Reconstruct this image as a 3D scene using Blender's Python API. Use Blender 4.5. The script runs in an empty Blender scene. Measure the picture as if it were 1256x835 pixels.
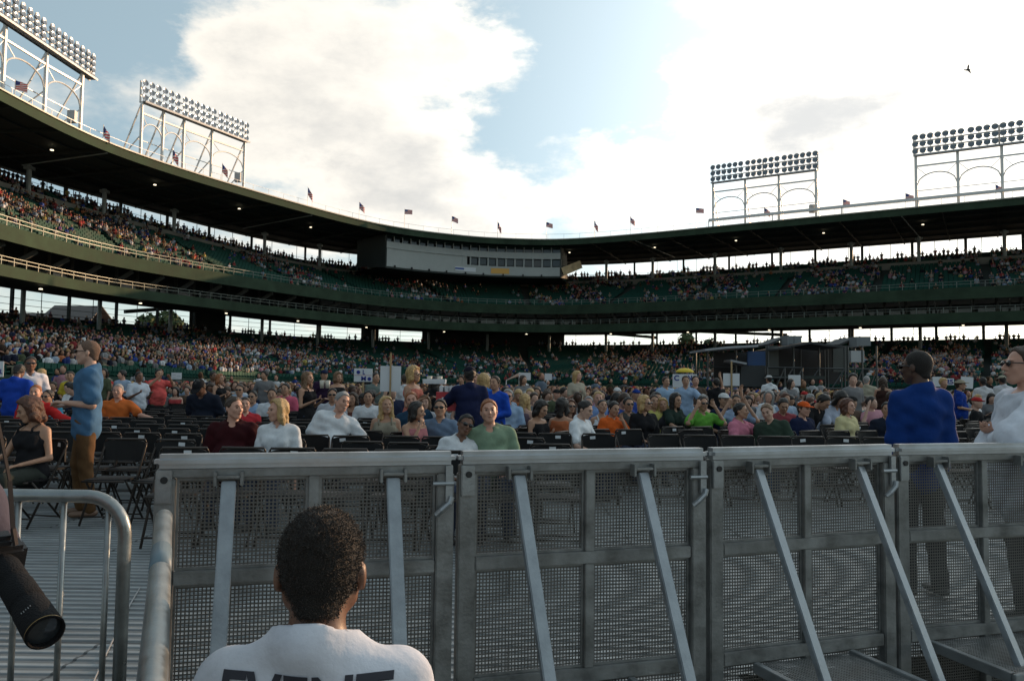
import bpy, bmesh, math, random
import numpy as np
from mathutils import Vector, Matrix, Euler
R = math.radians
sc = bpy.context.scene
COL = sc.collection
# ------------------------------------------------------------------ camera
FPX, HC = 958.0, 1.42
cam = bpy.data.cameras.new('camera'); camo = bpy.data.objects.new('camera', cam); COL.objects.link(camo)
PITCH, ROLL = 3.2, 0.72
CM = (Matrix.Rotation(R(90 + PITCH), 4, 'X') @ Matrix.Rotation(R(ROLL), 4, 'Z'))
camo.matrix_world = Matrix.Translation((0, 0, HC)) @ CM
cam.sensor_width = 36; cam.lens = FPX / 1256 * 36; cam.clip_end = 3000; cam.clip_start = .05
sc.camera = camo
def at(x, y, d):
    v = CM.to_3x3() @ Vector(((x - 628) / FPX, (417.5 - y) / FPX, -1))
    v *= d / v.y
    return Vector((v.x, d, HC + v.z))
CMI = CM.to_3x3().transposed()
def proj_x(p):
    v = CMI @ (Vector(p) - Vector((0, 0, HC))); return 628 + FPX * v.x / -v.z if v.z < -1 else -1e5 if v.x < 0 else 1e5
# ------------------------------------------------------------------ light
SUN_AZ, SUN_EL = 50.0, 12.2        # degrees clockwise from +Y, above the horizon
sd = Vector((math.sin(R(SUN_AZ)) * math.cos(R(SUN_EL)), math.cos(R(SUN_AZ)) * math.cos(R(SUN_EL)), math.sin(R(SUN_EL))))
sl = bpy.data.lights.new('sun', 'SUN'); sl.energy = 5.0; sl.angle = R(.53); sl.color = (1, .63, .36)
slo = bpy.data.objects.new('sun', sl); COL.objects.link(slo)
slo.rotation_euler = sd.to_track_quat('Z', 'Y').to_euler()
vs = sc.view_settings; vs.view_transform = 'Standard'; vs.look = 'None'; vs.gamma = 1; vs.use_curve_mapping = False
vs.exposure = 0.42
sc.cycles.max_bounces = 6; sc.cycles.diffuse_bounces = 3; sc.cycles.glossy_bounces = 3
sc.cycles.transparent_max_bounces = 8; sc.cycles.use_denoising = True; sc.cycles.sample_clamp_indirect = 6
W = bpy.data.worlds.new('World'); sc.world = W; W.use_nodes = True
def build_world():
    nt = W.node_tree; nt.nodes.clear(); N = nt.nodes.new; L = nt.links.new
    out = N('ShaderNodeOutputWorld'); bg = N('ShaderNodeBackground'); bg.inputs[1].default_value = .10
    L(bg.outputs[0], out.inputs[0])
    sky = N('ShaderNodeTexSky'); sky.sky_type = 'NISHITA'; sky.sun_disc = False
    sky.sun_elevation = R(SUN_EL); sky.sun_rotation = R(SUN_AZ)
    sky.air_density = 1.0; sky.dust_density = 1.2; sky.ozone_density = 1.6
    tc = N('ShaderNodeTexCoord')
    sep = N('ShaderNodeSeparateXYZ'); L(tc.outputs['Generated'], sep.inputs[0])
    def math_(op, a, b=None, c=None, clamp=False):
        m = N('ShaderNodeMath'); m.operation = op; m.use_clamp = clamp
        for i, v in enumerate((a, b, c)):
            if v is None: continue
            if isinstance(v, (int, float)): m.inputs[i].default_value = v
            else: L(v, m.inputs[i])
        return m.outputs[0]
    def mr(v, a, b, c, d, smooth=True):
        m = N('ShaderNodeMapRange'); m.interpolation_type = 'SMOOTHSTEP' if smooth else 'LINEAR'
        L(v, m.inputs[0])
        for i, q in enumerate((a, b, c, d)): m.inputs[i + 1].default_value = q
        return m.outputs[0]
    # cloud layer coordinates: direction flattened towards the horizon
    zz = math_('ADD', math_('MAXIMUM', sep.outputs[2], 0.0), .42)
    cmb = N('ShaderNodeCombineXYZ')
    L(math_('DIVIDE', sep.outputs[0], zz), cmb.inputs[0]); L(math_('DIVIDE', sep.outputs[1], zz), cmb.inputs[1])
    L(math_('MULTIPLY', sep.outputs[2], 1.6), cmb.inputs[2])
    def noise(scale, det, rough, dist=0.0, off=(0, 0, 0)):
        mp = N('ShaderNodeMapping'); L(cmb.outputs[0], mp.inputs[0]); mp.inputs['Location'].default_value = off
        n = N('ShaderNodeTexNoise'); L(mp.outputs[0], n.inputs[0])
        n.inputs['Scale'].default_value = scale; n.inputs['Detail'].default_value = det
        n.inputs['Roughness'].default_value = rough; n.inputs['Distortion'].default_value = dist
        return n.outputs[0]
    n1 = noise(2.6, 11, .62, .25, (3.1, 1.7, .4)); n2 = noise(6.5, 8, .6, .1, (8.2, .3, 5.0))
    wx = N('ShaderNodeVectorMath'); wx.operation = 'SUBTRACT'
    nc = N('ShaderNodeTexNoise'); L(cmb.outputs[0], nc.inputs[0]); nc.inputs['Scale'].default_value = 4.5; nc.inputs['Detail'].default_value = 10; nc.inputs['Roughness'].default_value = .62
    L(nc.outputs['Color'], wx.inputs[0]); wx.inputs[1].default_value = (.5, .5, .5)
    ws = N('ShaderNodeVectorMath'); ws.operation = 'MULTIPLY_ADD'; L(wx.outputs[0], ws.inputs[0]); ws.inputs[1].default_value = (.26, .26, .24)
    L(tc.outputs['Generated'], ws.inputs[2])
    def blob(px, py, rad, k, core=.15):
        c = (at(px, py, 1.0) - Vector((0, 0, HC))).normalized()
        d = N('ShaderNodeVectorMath'); d.operation = 'DISTANCE'; L(ws.outputs[0], d.inputs[0]); d.inputs[1].default_value = c
        return mr(d.outputs['Value'], rad * core, rad, k, 0.0)
    tot = None
    for b in CLOUDS:
        v = blob(*b); tot = v if tot is None else math_('ADD', tot, v)
    base = math_('ADD', math_('ADD', math_('MULTIPLY', n1, 1.0), math_('MULTIPLY', n2, .75)), math_('ADD', math_('MULTIPLY', tot, .75), -.26))
    cover = mr(base, .58, 1.04, 0, 1)
    thick = mr(math_('ADD', base, math_('MULTIPLY', noise(3.4, 10, .66, .3, (1, 9, 2)), .9)), 1.30, 2.3, 0, 1)
    # sunward brightness: cloud and haze scatter forwards
    dt = N('ShaderNodeVectorMath'); dt.operation = 'DOT_PRODUCT'; L(tc.outputs['Generated'], dt.inputs[0]); dt.inputs[1].default_value = sd
    near = mr(dt.outputs['Value'], .35, .98, 0, 1)
    cc = N('ShaderNodeMix'); cc.data_type = 'RGBA'; L(thick, cc.inputs[0])
    cc.inputs[6].default_value = (9.6, 9.1, 8.2, 1); cc.inputs[7].default_value = (5.2, 5.25, 5.2, 1)
    gain = N('ShaderNodeVectorMath'); gain.operation = 'SCALE'; L(cc.outputs[2], gain.inputs[0]); L(math_('MULTIPLY', mr(near, 0, 1, CLOUD_FAR, 1.22, False), mr(dt.outputs['Value'], -.9, .4, .5, 1, False)), gain.inputs['Scale'])
    # the clear air: the sky texture, a little haze towards the sun
    sg = N('ShaderNodeVectorMath'); sg.operation = 'MULTIPLY'; L(sky.outputs[0], sg.inputs[0]); sg.inputs[1].default_value = SKY_GAIN
    haze = N('ShaderNodeVectorMath'); haze.operation = 'SCALE'; haze.inputs[0].default_value = (9.5, 9.6, 9.2)
    L(math_('MULTIPLY', math_('POWER', near, 2.6), HAZE), haze.inputs['Scale'])
    sa = N('ShaderNodeVectorMath'); sa.operation = 'ADD'; L(sg.outputs[0], sa.inputs[0]); L(haze.outputs[0], sa.inputs[1])
    s3 = N('ShaderNodeVectorMath'); s3.operation = 'ADD'; L(sa.outputs[0], s3.inputs[0]); mk = N('ShaderNodeVectorMath'); mk.operation = 'SCALE'; mk.inputs[0].default_value = MILK; L(mr(dt.outputs['Value'], -.9, .6, .42, 1, False), mk.inputs['Scale']); L(mk.outputs[0], s3.inputs[1]); sa = s3
    hz = N('ShaderNodeVectorMath'); hz.operation = 'SCALE'; hz.inputs[0].default_value = (5.2, 5.0, 4.3); L(mr(sep.outputs[2], -.05, .15, 1, 0), hz.inputs['Scale'])
    s4 = N('ShaderNodeVectorMath'); s4.operation = 'ADD'; L(sa.outputs[0], s4.inputs[0]); L(hz.outputs[0], s4.inputs[1]); sa = s4
    mx = N('ShaderNodeMix'); mx.data_type = 'RGBA'; L(cover, mx.inputs[0]); L(sa.outputs[0], mx.inputs[6]); L(gain.outputs[0], mx.inputs[7])
    L(mx.outputs[2], bg.inputs[0])
# (px, py, angular radius, weight) : where the cloud masses and the clear gaps stand
CLOUDS = [(330, 60, .22, .30), (470, 40, .26, .36), (590, 40, .12, .30), (640, 50, .05, .2), (300, 150, .17, .28), (440, 190, .24, .42), (520, 240, .16, .26), (390, 250, .10, .25),
          (700, 225, .12, .42), (600, 275, .12, .25), (830, 110, .09, .30), (1000, 150, .08, .52), (960, 140, .16, .22), (1180, 150, .24, .45), (1000, 270, .22, .35), (800, 270, .14, .25),
          (560, 280, .16, .34), (1000, 80, .2, .3), (250, 280, .14, .25), (200, 150, .12, .26), (380, 240, .06, -.2), (470, 290, .05, -.15), (90, 120, .10, .22), (30, 110, .07, .2),
          (60, 20, .24, -.45), (690, 110, .16, -.45), (760, 50, .13, -.5), (770, 150, .06, -.3), (880, 215, .07, -.35), (950, 20, .12, -.3), (640, 10, .05, -.3), (1100, -40, .16, -.3), (590, 190, .08, -.35), (350, 225, .06, -.3), (160, 60, .05, -.2)]
CLOUD_FAR, SKY_GAIN, HAZE, MILK = .86, (.42, .46, .50), .62, (2.7, 3.45, 3.6)
build_world()
# ------------------------------------------------------------------ helpers
_M = {}
def mat(name, col, rough=.6, metal=0.0, var=.0, scale=4.0, bump=0.0, bscale=40.0, spec=None, emit=None, obj_rand=0.0, stretch=None):
    if name in _M: return _M[name]
    m = bpy.data.materials.new(name); m.use_nodes = True; nt = m.node_tree; b = nt.nodes['Principled BSDF']
    N = nt.nodes.new; L = nt.links.new
    c = tuple(col) + (1,); b.inputs['Base Color'].default_value = c
    b.inputs['Roughness'].default_value = rough; b.inputs['Metallic'].default_value = metal
    if spec is not None: b.inputs['Specular IOR Level'].default_value = spec
    tc = None
    if var or bump: 
        tc = N('ShaderNodeTexCoord').outputs['Object']
        if stretch:
            mp = N('ShaderNodeMapping'); L(tc, mp.inputs[0]); mp.inputs['Scale'].default_value = stretch; tc = mp.outputs[0]
    if var:
        n = N('ShaderNodeTexNoise'); L(tc, n.inputs[0]); n.inputs['Scale'].default_value = scale; n.inputs['Detail'].default_value = 6; n.inputs['Roughness'].default_value = .6
        r = N('ShaderNodeMapRange'); L(n.outputs[0], r.inputs[0]); r.inputs[1].default_value = .3; r.inputs[2].default_value = .7
        r.inputs[3].default_value = 1 - var; r.inputs[4].default_value = 1 + var
        s = N('ShaderNodeVectorMath'); s.operation = 'SCALE'; s.inputs[0].default_value = col; L(r.outputs[0], s.inputs['Scale'])
        L(s.outputs[0], b.inputs['Base Color'])
        r2 = N('ShaderNodeMapRange'); L(n.outputs[0], r2.inputs[0]); r2.inputs[1].default_value = .3; r2.inputs[2].default_value = .7
        r2.inputs[3].default_value = max(.05, rough - .12); r2.inputs[4].default_value = min(1, rough + .12); L(r2.outputs[0], b.inputs['Roughness'])
    if bump:
        n = N('ShaderNodeTexNoise'); L(tc, n.inputs[0]); n.inputs['Scale'].default_value = bscale; n.inputs['Detail'].default_value = 5
        bu = N('ShaderNodeBump'); bu.inputs['Strength'].default_value = min(1, bump); bu.inputs['Distance'].default_value = .01; L(n.outputs[0], bu.inputs['Height']); L(bu.outputs[0], b.inputs['Normal'])
    if emit:
        b.inputs['Emission Color'].default_value = tuple(col) + (1,); b.inputs['Emission Strength'].default_value = emit
    _M[name] = m; return m
def tag(o, label=None, cat=None, group=None, kind=None):
    if label: o['label'] = label
    if cat: o['category'] = cat
    if group: o['group'] = group
    if kind: o['kind'] = kind
    return o
def empty(name, loc=(0, 0, 0), rz=0, parent=None):
    o = bpy.data.objects.new(name, None); COL.objects.link(o); o.location = loc; o.rotation_euler = (0, 0, rz); o.empty_display_size = .2
    if parent: o.parent = parent
    return o
def link(name, me, mats, parent=None, smooth=False):
    if not isinstance(mats, (list, tuple)): mats = [mats]
    for m in mats: me.materials.append(m)
    if smooth:
        me.polygons.foreach_set('use_smooth', [True] * len(me.polygons))
    o = bpy.data.objects.new(name, me); COL.objects.link(o)
    if parent: o.parent = parent
    return o
class MB:
    """collects vertices and faces; build() links ONE mesh object"""
    def __init__(s): s.v = []; s.f = []; s.m = []; s.mi = 0
    def add(s, vs, fs):
        n = len(s.v); s.v += [tuple(v) for v in vs]; s.f += [tuple(i + n for i in f) for f in fs]; s.m += [s.mi] * len(fs)
    def box(s, c, size, rz=0.0, M=None):
        x, y, z = (q / 2 for q in size)
        vs = [Vector((a * x, b * y, k * z)) for k in (-1, 1) for a, b in ((-1, -1), (1, -1), (1, 1), (-1, 1))]
        T = M if M is not None else Matrix.Rotation(rz, 3, 'Z')
        s.add([T @ v + Vector(c) for v in vs], [(3, 2, 1, 0), (4, 5, 6, 7), (0, 1, 5, 4), (1, 2, 6, 5), (2, 3, 7, 6), (3, 0, 4, 7)])
    def bar(s, a, b, w, h=None, up=Vector((0, 0, 1))):
        a = Vector(a); b = Vector(b); h = h or w; d = (b - a); l = d.length
        if l < 1e-6: return
        d.normalize(); x = d.cross(up)
        if x.length < 1e-3: x = d.cross(Vector((0, 1, 0)))
        x.normalize(); z = x.cross(d)
        M = Matrix((x, d, z)).transposed()
        s.box((a + b) / 2, (w, l, h), M=M)
    def tube(s, pts, r, n=10, caps=True, r1=None):
        pts = [Vector(p) for p in pts]; rings = []; up = None; k0 = len(s.v)
        for i, p in enumerate(pts):
            d = (pts[min(i + 1, len(pts) - 1)] - pts[max(i - 1, 0)]).normalized()
            if up is None:
                up = Vector((0, 0, 1)) if abs(d.z) < .9 else Vector((0, 1, 0))
            x = d.cross(up).normalized(); up = x.cross(d).normalized()
            rr = r[i] if isinstance(r, (list, tuple)) else r
            rings.append([p + (x * math.cos(t) + up * math.sin(t)) * rr for t in (2 * math.pi * j / n for j in range(n))])
        vs = [v for rg in rings for v in rg]; fs = []
        for i in range(len(rings) - 1):
            for j in range(n):
                a = i * n + j; b = i * n + (j + 1) % n; fs.append((a, b, b + n, a + n))
        if caps: fs.append(tuple(range(n - 1, -1, -1))); fs.append(tuple((len(rings) - 1) * n + j for j in range(n)))
        s.add(vs, fs)
    def ball(s, c, r, n=8, m=6, M=None):
        r = (r, r, r) if isinstance(r, (int, float)) else r; vs = []; fs = []
        for i in range(m + 1):
            th = math.pi * i / m
            for j in range(n):
                ph = 2 * math.pi * j / n; v = Vector((r[0] * math.sin(th) * math.cos(ph), r[1] * math.sin(th) * math.sin(ph), r[2] * math.cos(th)))
                vs.append((M @ v if M is not None else v) + Vector(c))
        for i in range(m):
            for j in range(n):
                a = i * n + j; b = i * n + (j + 1) % n; fs.append((a + n, b + n, b, a))
        s.add(vs, fs)
    def lathe(s, prof, c, axis=Vector((0, 0, 1)), n=14):
        q = axis.to_track_quat('Z', 'Y').to_matrix(); vs = []; fs = []
        for r, z in prof:
            for j in range(n):
                t = 2 * math.pi * j / n; vs.append(q @ Vector((r * math.cos(t), r * math.sin(t), z)) + Vector(c))
        for i in range(len(prof) - 1):
            for j in range(n):
                a = i * n + j; b = i * n + (j + 1) % n; fs.append((a, b, b + n, a + n))
        s.add(vs, fs)
    def sheet(s, poly, thick, nrm):
        nrm = Vector(nrm).normalized() * thick / 2; n = len(poly)
        vs = [Vector(p) + nrm for p in poly] + [Vector(p) - nrm for p in poly]
        s.add(vs, [tuple(range(n)), tuple(range(2 * n - 1, n - 1, -1))] + [(i, i + n, (i + 1) % n + n, (i + 1) % n) for i in range(n)])
    def mesh(s, name='m'):
        me = bpy.data.meshes.new(name); me.from_pydata(s.v, [], s.f); me.update()
        if any(s.m): me.polygons.foreach_set('material_index', s.m)
        return me
    def build(s, name, mats, parent=None, smooth=False, bevel=0.0):
        me = s.mesh(name)
        if bevel:
            bm = bmesh.new(); bm.from_mesh(me)
            es = [e for e in bm.edges if len(e.link_faces) == 2 and e.calc_face_angle(0) > .5]
            bmesh.ops.bevel(bm, geom=es, offset=bevel, segments=2, affect='EDGES', clamp_overlap=True); bm.to_mesh(me); bm.free()
        bm = bmesh.new(); bm.from_mesh(me); bmesh.ops.recalc_face_normals(bm, faces=bm.faces); bm.to_mesh(me); bm.free()
        o = link(name, me, mats, parent, smooth)
        return o
def np_mesh(name, V, F, mats, parent=None, colors=None, smooth=False):
    """V (n,3), F (m,4) quads"""
    me = bpy.data.meshes.new(name); V = np.asarray(V, np.float32); F = np.asarray(F, np.int32); k = F.shape[1]
    me.vertices.add(len(V)); me.vertices.foreach_set('co', V.ravel())
    me.loops.add(F.size); me.loops.foreach_set('vertex_index', F.ravel())
    me.polygons.add(len(F)); me.polygons.foreach_set('loop_start', np.arange(0, F.size, k, dtype=np.int32)); me.polygons.foreach_set('loop_total', np.full(len(F), k, np.int32))
    me.update(calc_edges=True); me.validate()
    me.polygons.foreach_set('use_smooth', np.full(len(me.polygons), bool(smooth)))
    if colors is not None:
        ca = me.color_attributes.new('Col', 'FLOAT_COLOR', 'POINT'); c4 = np.ones((len(V), 4), np.float32); c4[:, :3] = colors; ca.data.foreach_set('color', c4.ravel())
    return link(name, me, mats, parent, smooth)
def col_mat(name, rough=.8, spec=.3):
    m = bpy.data.materials.new(name); m.use_nodes = True; nt = m.node_tree; b = nt.nodes['Principled BSDF']
    a = nt.nodes.new('ShaderNodeVertexColor'); a.layer_name = 'Col'; nt.links.new(a.outputs[0], b.inputs['Base Color']); b.inputs['Roughness'].default_value = rough
    b.inputs['Specular IOR Level'].default_value = spec
    return m
# ------------------------------------------------------------------ ground
mm = MB(); mm.add([(-900, -300, -.30), (900, -300, -.30), (900, 1500, -.30), (-900, 1500, -.30)], [(0, 1, 2, 3)])
tag(mm.build('ground', mat('dirt', (.10, .095, .08), .95, var=.3, scale=.3, bump=.5, bscale=3)), kind='structure')
# barrier line in plan (x, y) : joints between barrier sections, from the photo's rail drops
JN = [(-1.40, 3.10), (-.232, 3.42), (.94, 3.78), (2.03, 4.18), (3.17, 4.52)]
def bar_x(y):            # x of the barrier line at depth y
    for (a, b), (c, d) in zip(JN, JN[1:]):
        if b <= y <= d: return a + (c - a) * (y - b) / (d - b)
    return -1.45 if y < JN[0][1] else 1e9
# ribbed aluminium event deck: one ribbed sheet
dk = MB(); pitch = .098; y = 1.9
prof = [(0, 0), (.030, 0), (.036, -.007), (.092, -.007)]
while y < 100:
    nxt = y + pitch; x1 = min(bar_x(y - .02) + .04, 46 + y * .1); x0 = -36 if y < 30 else -44
    p = [(y + a, z) for a, z in prof] + [(nxt, 0)]
    for (ya, za), (yb, zb) in zip(p, p[1:]):
        dk.add([(x0, ya, za), (x1, ya, za), (x1, yb, zb), (x0, yb, zb)], [(0, 1, 2, 3)])
    y = nxt; 
    if y > 34: pitch = .30; prof = [(0, 0), (.1, 0), (.12, -.015), (.27, -.015)]
m_deck = bpy.data.materials.new('aluminium deck'); m_deck.use_nodes = True
def _deck():
    nt = m_deck.node_tree; b = nt.nodes['Principled BSDF']; N = nt.nodes.new; L = nt.links.new
    g = N('ShaderNodeNewGeometry'); tc = N('ShaderNodeTexCoord')
    mp = N('ShaderNodeMapping'); mp.inputs['Scale'].default_value = (.9, 3.0, 1); L(tc.outputs['Object'], mp.inputs[0])
    n = N('ShaderNodeTexNoise'); L(mp.outputs[0], n.inputs[0]); n.inputs['Scale'].default_value = 1.6; n.inputs['Detail'].default_value = 9; n.inputs['Roughness'].default_value = .7
    sp = N('ShaderNodeSeparateXYZ'); L(g.outputs['Position'], sp.inputs[0])
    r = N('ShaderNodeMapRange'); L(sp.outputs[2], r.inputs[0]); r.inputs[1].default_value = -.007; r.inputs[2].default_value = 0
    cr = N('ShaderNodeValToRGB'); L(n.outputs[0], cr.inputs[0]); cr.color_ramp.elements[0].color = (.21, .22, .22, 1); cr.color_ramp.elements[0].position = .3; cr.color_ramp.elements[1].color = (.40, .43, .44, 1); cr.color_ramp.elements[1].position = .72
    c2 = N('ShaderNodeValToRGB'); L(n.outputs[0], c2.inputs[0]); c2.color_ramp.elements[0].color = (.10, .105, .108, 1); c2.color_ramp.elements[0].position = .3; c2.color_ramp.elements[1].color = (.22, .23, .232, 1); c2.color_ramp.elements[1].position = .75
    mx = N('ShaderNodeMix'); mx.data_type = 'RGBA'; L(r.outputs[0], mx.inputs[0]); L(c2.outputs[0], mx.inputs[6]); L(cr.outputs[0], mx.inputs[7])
    # panel joints every 1.1 m across, pale scuffs
    br = N('ShaderNodeTexBrick'); L(tc.outputs['Object'], br.inputs[0]); br.inputs['Scale'].default_value = 1.0; br.inputs['Brick Width'].default_value = 2.2; br.inputs['Row Height'].default_value = 1.08; br.inputs['Mortar Size'].default_value = .010
    br.inputs['Color1'].default_value = (1, 1, 1, 1); br.inputs['Color2'].default_value = (.86, .86, .86, 1); br.inputs['Mortar'].default_value = (.30, .30, .30, 1)
    ml = N('ShaderNodeMix'); ml.data_type = 'RGBA'; ml.blend_type = 'MULTIPLY'; ml.inputs[0].default_value = 1; L(mx.outputs[2], ml.inputs[6]); L(br.outputs[0], ml.inputs[7])
    L(ml.outputs[2], b.inputs['Base Color']); b.inputs['Metallic'].default_value = .35; b.inputs['Roughness'].default_value = .48
_deck()
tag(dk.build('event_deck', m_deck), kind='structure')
# ------------------------------------------------------------------ grandstand plan
ctrl = [(-37, 5), (-39.5, 25), (-40.8, 45), (-41.1, 62.7), (-38.9, 77.5), (-30.6, 95.3), (-19.5, 112.5), (-8, 120.5), (2, 122.8), (10, 121.8), (21, 116.3), (35, 107.6), (60.3, 92), (80, 79.6), (104, 64.6), (124, 52)]
def catmull(pts, step=1.6):
    P = [Vector(p) for p in pts]; P = [P[0] * 2 - P[1]] + P + [P[-1] * 2 - P[-2]]; out = []
    for i in range(1, len(P) - 2):
        n = max(4, int((P[i + 1] - P[i]).length / step))
        for k in range(n):
            t = k / n; a, b, c, d = P[i - 1], P[i], P[i + 1], P[i + 2]
            out.append(.5 * ((2 * b) + (c - a) * t + (2 * a - 5 * b + 4 * c - d) * t * t + (3 * b - a - 3 * c + d) * t ** 3))
    out.append(P[-2]); return out
CV = catmull(ctrl); NS = len(CV)
CA = np.array([(p.x, p.y) for p in CV])
seg = np.r_[0, np.cumsum(np.hypot(*np.diff(CA, axis=0).T))]; SL = seg[-1]
tn = np.gradient(CA, axis=0); tn /= np.hypot(tn[:, 0], tn[:, 1])[:, None]
nn = np.stack([-tn[:, 1], tn[:, 0]], 1)          # outward (away from the field): left of travel
for _ in range(6): nn[1:-1] = (nn[:-2] + nn[1:-1] * 2 + nn[2:]) / 4
nn /= np.hypot(nn[:, 0], nn[:, 1])[:, None]
def fr(s):
    s = np.asarray(s, float)
    return (np.stack([np.interp(s, seg, CA[:, 0]), np.interp(s, seg, CA[:, 1])], -1), np.stack([np.interp(s, seg, nn[:, 0]), np.interp(s, seg, nn[:, 1])], -1))
def s_find(px, w=0.0, off=0.0, z=24.0):         # arc position seen under an image column
    best = None
    for s in np.linspace(0, SL, 1200):
        p, n = fr(s); o = w * (WD(s) if w else 0) + off; q = p + n * o
        if q[1] < 20: continue
        e = abs(proj_x((q[0], q[1], z)) - px)
        if best is None or e < best[0]: best = (e, s)
    return best[1]
def s_at_px(px): return s_find(px)
S1 = s_at_px(480)
def blend(s): return np.clip((np.asarray(s, float) - s_at_px_134) / (S1 - s_at_px_134), 0, 1)
s_at_px_134 = s_at_px(134)
def WD(s): return 15.5 + 6.5 * blend(s)
def zr(s, l, r): return l + (r - l) * blend(s)     # heights differ a little from the left wing to the right
def pt(s, o, z): 
    p, n = fr(s); q = p + n * np.asarray(o)[..., None] if np.ndim(o) else p + n * o
    return (q[..., 0], q[..., 1], z)
def PV(s, o, z):
    p, n = fr(s); return Vector((p[0] + n[0] * o, p[1] + n[1] * o, z))
SS = seg
def sweep(name, prof, m, parent, ss=None, closed=False, smooth=False):
    """prof: list of functions s -> (offset, z)"""
    ss = SS if ss is None else ss; V = []; F = []; n = len(prof)
    for s in ss:
        p, nv = fr(s)
        for f in prof:
            o, z = f(s); V.append((p[0] + nv[0] * o, p[1] + nv[1] * o, z))
    for i in range(len(ss) - 1):
        for j in range(n if closed else n - 1):
            a = i * n + j; b = i * n + (j + 1) % n; F.append((a, b, b + n, a + n))
    return np_mesh(name, np.array(V), np.array(F), m, parent, smooth=smooth)
def P_(w=0, do=0, z=None, l=None, r=None):
    if z is not None: return lambda s: (w * float(WD(s)) + do, z)
    return lambda s: (w * float(WD(s)) + do, float(zr(s, l, r)))
GS = empty('grandstand', (0, 118, 0)); tag(GS, 'two decked green grandstand curving round the far side of the field, one long roof', 'grandstand')
GS.matrix_world = Matrix.Identity(4)
m_green = mat('green paint', (.018, .042, .034), .75, var=.25, scale=.6, spec=.12)
m_greenl = mat('green fascia', (.036, .056, .036), .8, var=.3, scale=.5, spec=.08)
m_soff = mat('dark soffit', (.036, .044, .040), .8, var=.3, scale=.3)
m_conc = mat('stand concrete', (.16, .165, .15), .85, var=.25, scale=.5)
m_dkc = mat('dark tread', (.045, .055, .048), .8, var=.25, scale=.5)
m_cream = mat('cream steel', (.42, .40, .34), .5, var=.12, scale=.5)
m_col = mat('column paint', (.30, .33, .31), .5, var=.12, scale=.6)
m_pale = mat('press box panel', (.36, .38, .36), .6, var=.10, scale=.4)
m_glass = mat('dark glass', (.02, .028, .032), .12, spec=.6)
m_blk = mat('black', (.012, .012, .013), .5)
def slab(name, w0, w1, zt0, zt1, zb0, zb1, m, ss=None, d0=0, d1=0):
    return sweep(name, [P_(w0, d0, l=zt0[0], r=zt0[1]), P_(w1, d1, l=zt1[0], r=zt1[1]), P_(w1, d1, l=zb1[0], r=zb1[1]), P_(w0, d0, l=zb0[0], r=zb0[1])], m, GS, ss, closed=True)
def b2(a, b=None): return (a, a if b is None else b)
roof = slab('roof', 0, 1.06, b2(24.15), b2(24.4), b2(23.80), b2(23.8), m_soff)
rf = sweep('roof_edge', [P_(0, -.16, z=24.30), P_(0, .02, z=24.30), P_(0, .02, z=23.45), P_(0, -.16, z=23.45)], m_greenl, roof, closed=True)
sweep('gutter', [P_(0, -.30, z=24.44), P_(0, -.02, z=24.44), P_(0, -.02, z=24.31), P_(0, -.30, z=24.31)], m_cream, roof, closed=True)
tr = MB()
for s in np.arange(4, SL - 3, 6.0):
    w = float(WD(s)); tr.bar(PV(s, .1, 23.62), PV(s, w, 23.62), .16, .34)
for wq in (.2, .4, .6, .8, .97):
    st = np.arange(3, SL - 3, 3.0)
    for a, b in zip(st, st[1:]): tr.bar(PV(a, wq * float(WD(a)), 23.70), PV(b, wq * float(WD(b)), 23.70), .12, .18)
tr.build('roof_truss', m_soff, roof)
# upper deck
def zu(s, w): return float(zr(s, 13.0, 13.2)) + w * float(zr(s, 9.3, 7.7))
def zl(s, w): return float(zr(s, 6.3, 6.6)) + (w - .77) * float(WD(s)) * .30 if w > .77 else 1.25 + (float(zr(s, 6.3, 6.6)) - 1.25) * (w * float(WD(s)) + 20) / (.77 * float(WD(s)) + 20)
def treads(name, ws_fn, zf, rows, m, depth):
    V = []; F = []
    for i in range(rows):
        k0 = len(V)
        for s in SS:
            w0, w1 = ws_fn(s, i), ws_fn(s, i + 1); z = zf(s, w0); z1 = zf(s, w1); W_ = float(WD(s)); p, nv = fr(s)
            for w, zz in ((w0, z), (w1, z), (w1, z1)):
                V.append((p[0] + nv[0] * w * W_, p[1] + nv[1] * w * W_, zz))
        for j in range(len(SS) - 1):
            a = k0 + j * 3; F += [(a, a + 1, a + 4, a + 3), (a + 1, a + 2, a + 5, a + 4)]
    return np_mesh(name, V, F, m, GS)
NU, NL = 26, 46
uw = lambda s, i: .02 + .98 * i / NU
lw = lambda s, i: -20 / float(WD(s)) + (1 + 20 / float(WD(s))) * i / NL
UD = treads('upper_deck', uw, zu, NU, m_dkc, .9)
LD = treads('seating_bowl', lw, zl, NL, m_dkc, .9)
sweep('field_wall', [P_(0, -20.1, z=-.3), P_(0, -20.1, z=1.55), P_(0, -19.9, z=1.55), P_(0, -19.9, z=-.3)], m_green, GS)
slab('upper_deck_soffit', .02, 1.0, (12.75, 12.75), (21.9, 20.5), (12.55, 12.55), (21.6, 20.2), m_soff)
sweep('fascia', [P_(0, -.05, l=13.75, r=13.95), P_(0, .12, l=13.75, r=13.95), P_(0, .12, z=12.5), P_(0, -.05, z=12.5)], m_greenl, GS, closed=True)
sweep('parapet', [P_(1, 0, l=22.9, r=21.4), P_(1, .25, l=22.9, r=21.4), P_(1, .25, l=21, r=19.5), P_(1, 0, l=21, r=19.5)], m_green, GS, closed=True)
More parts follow.
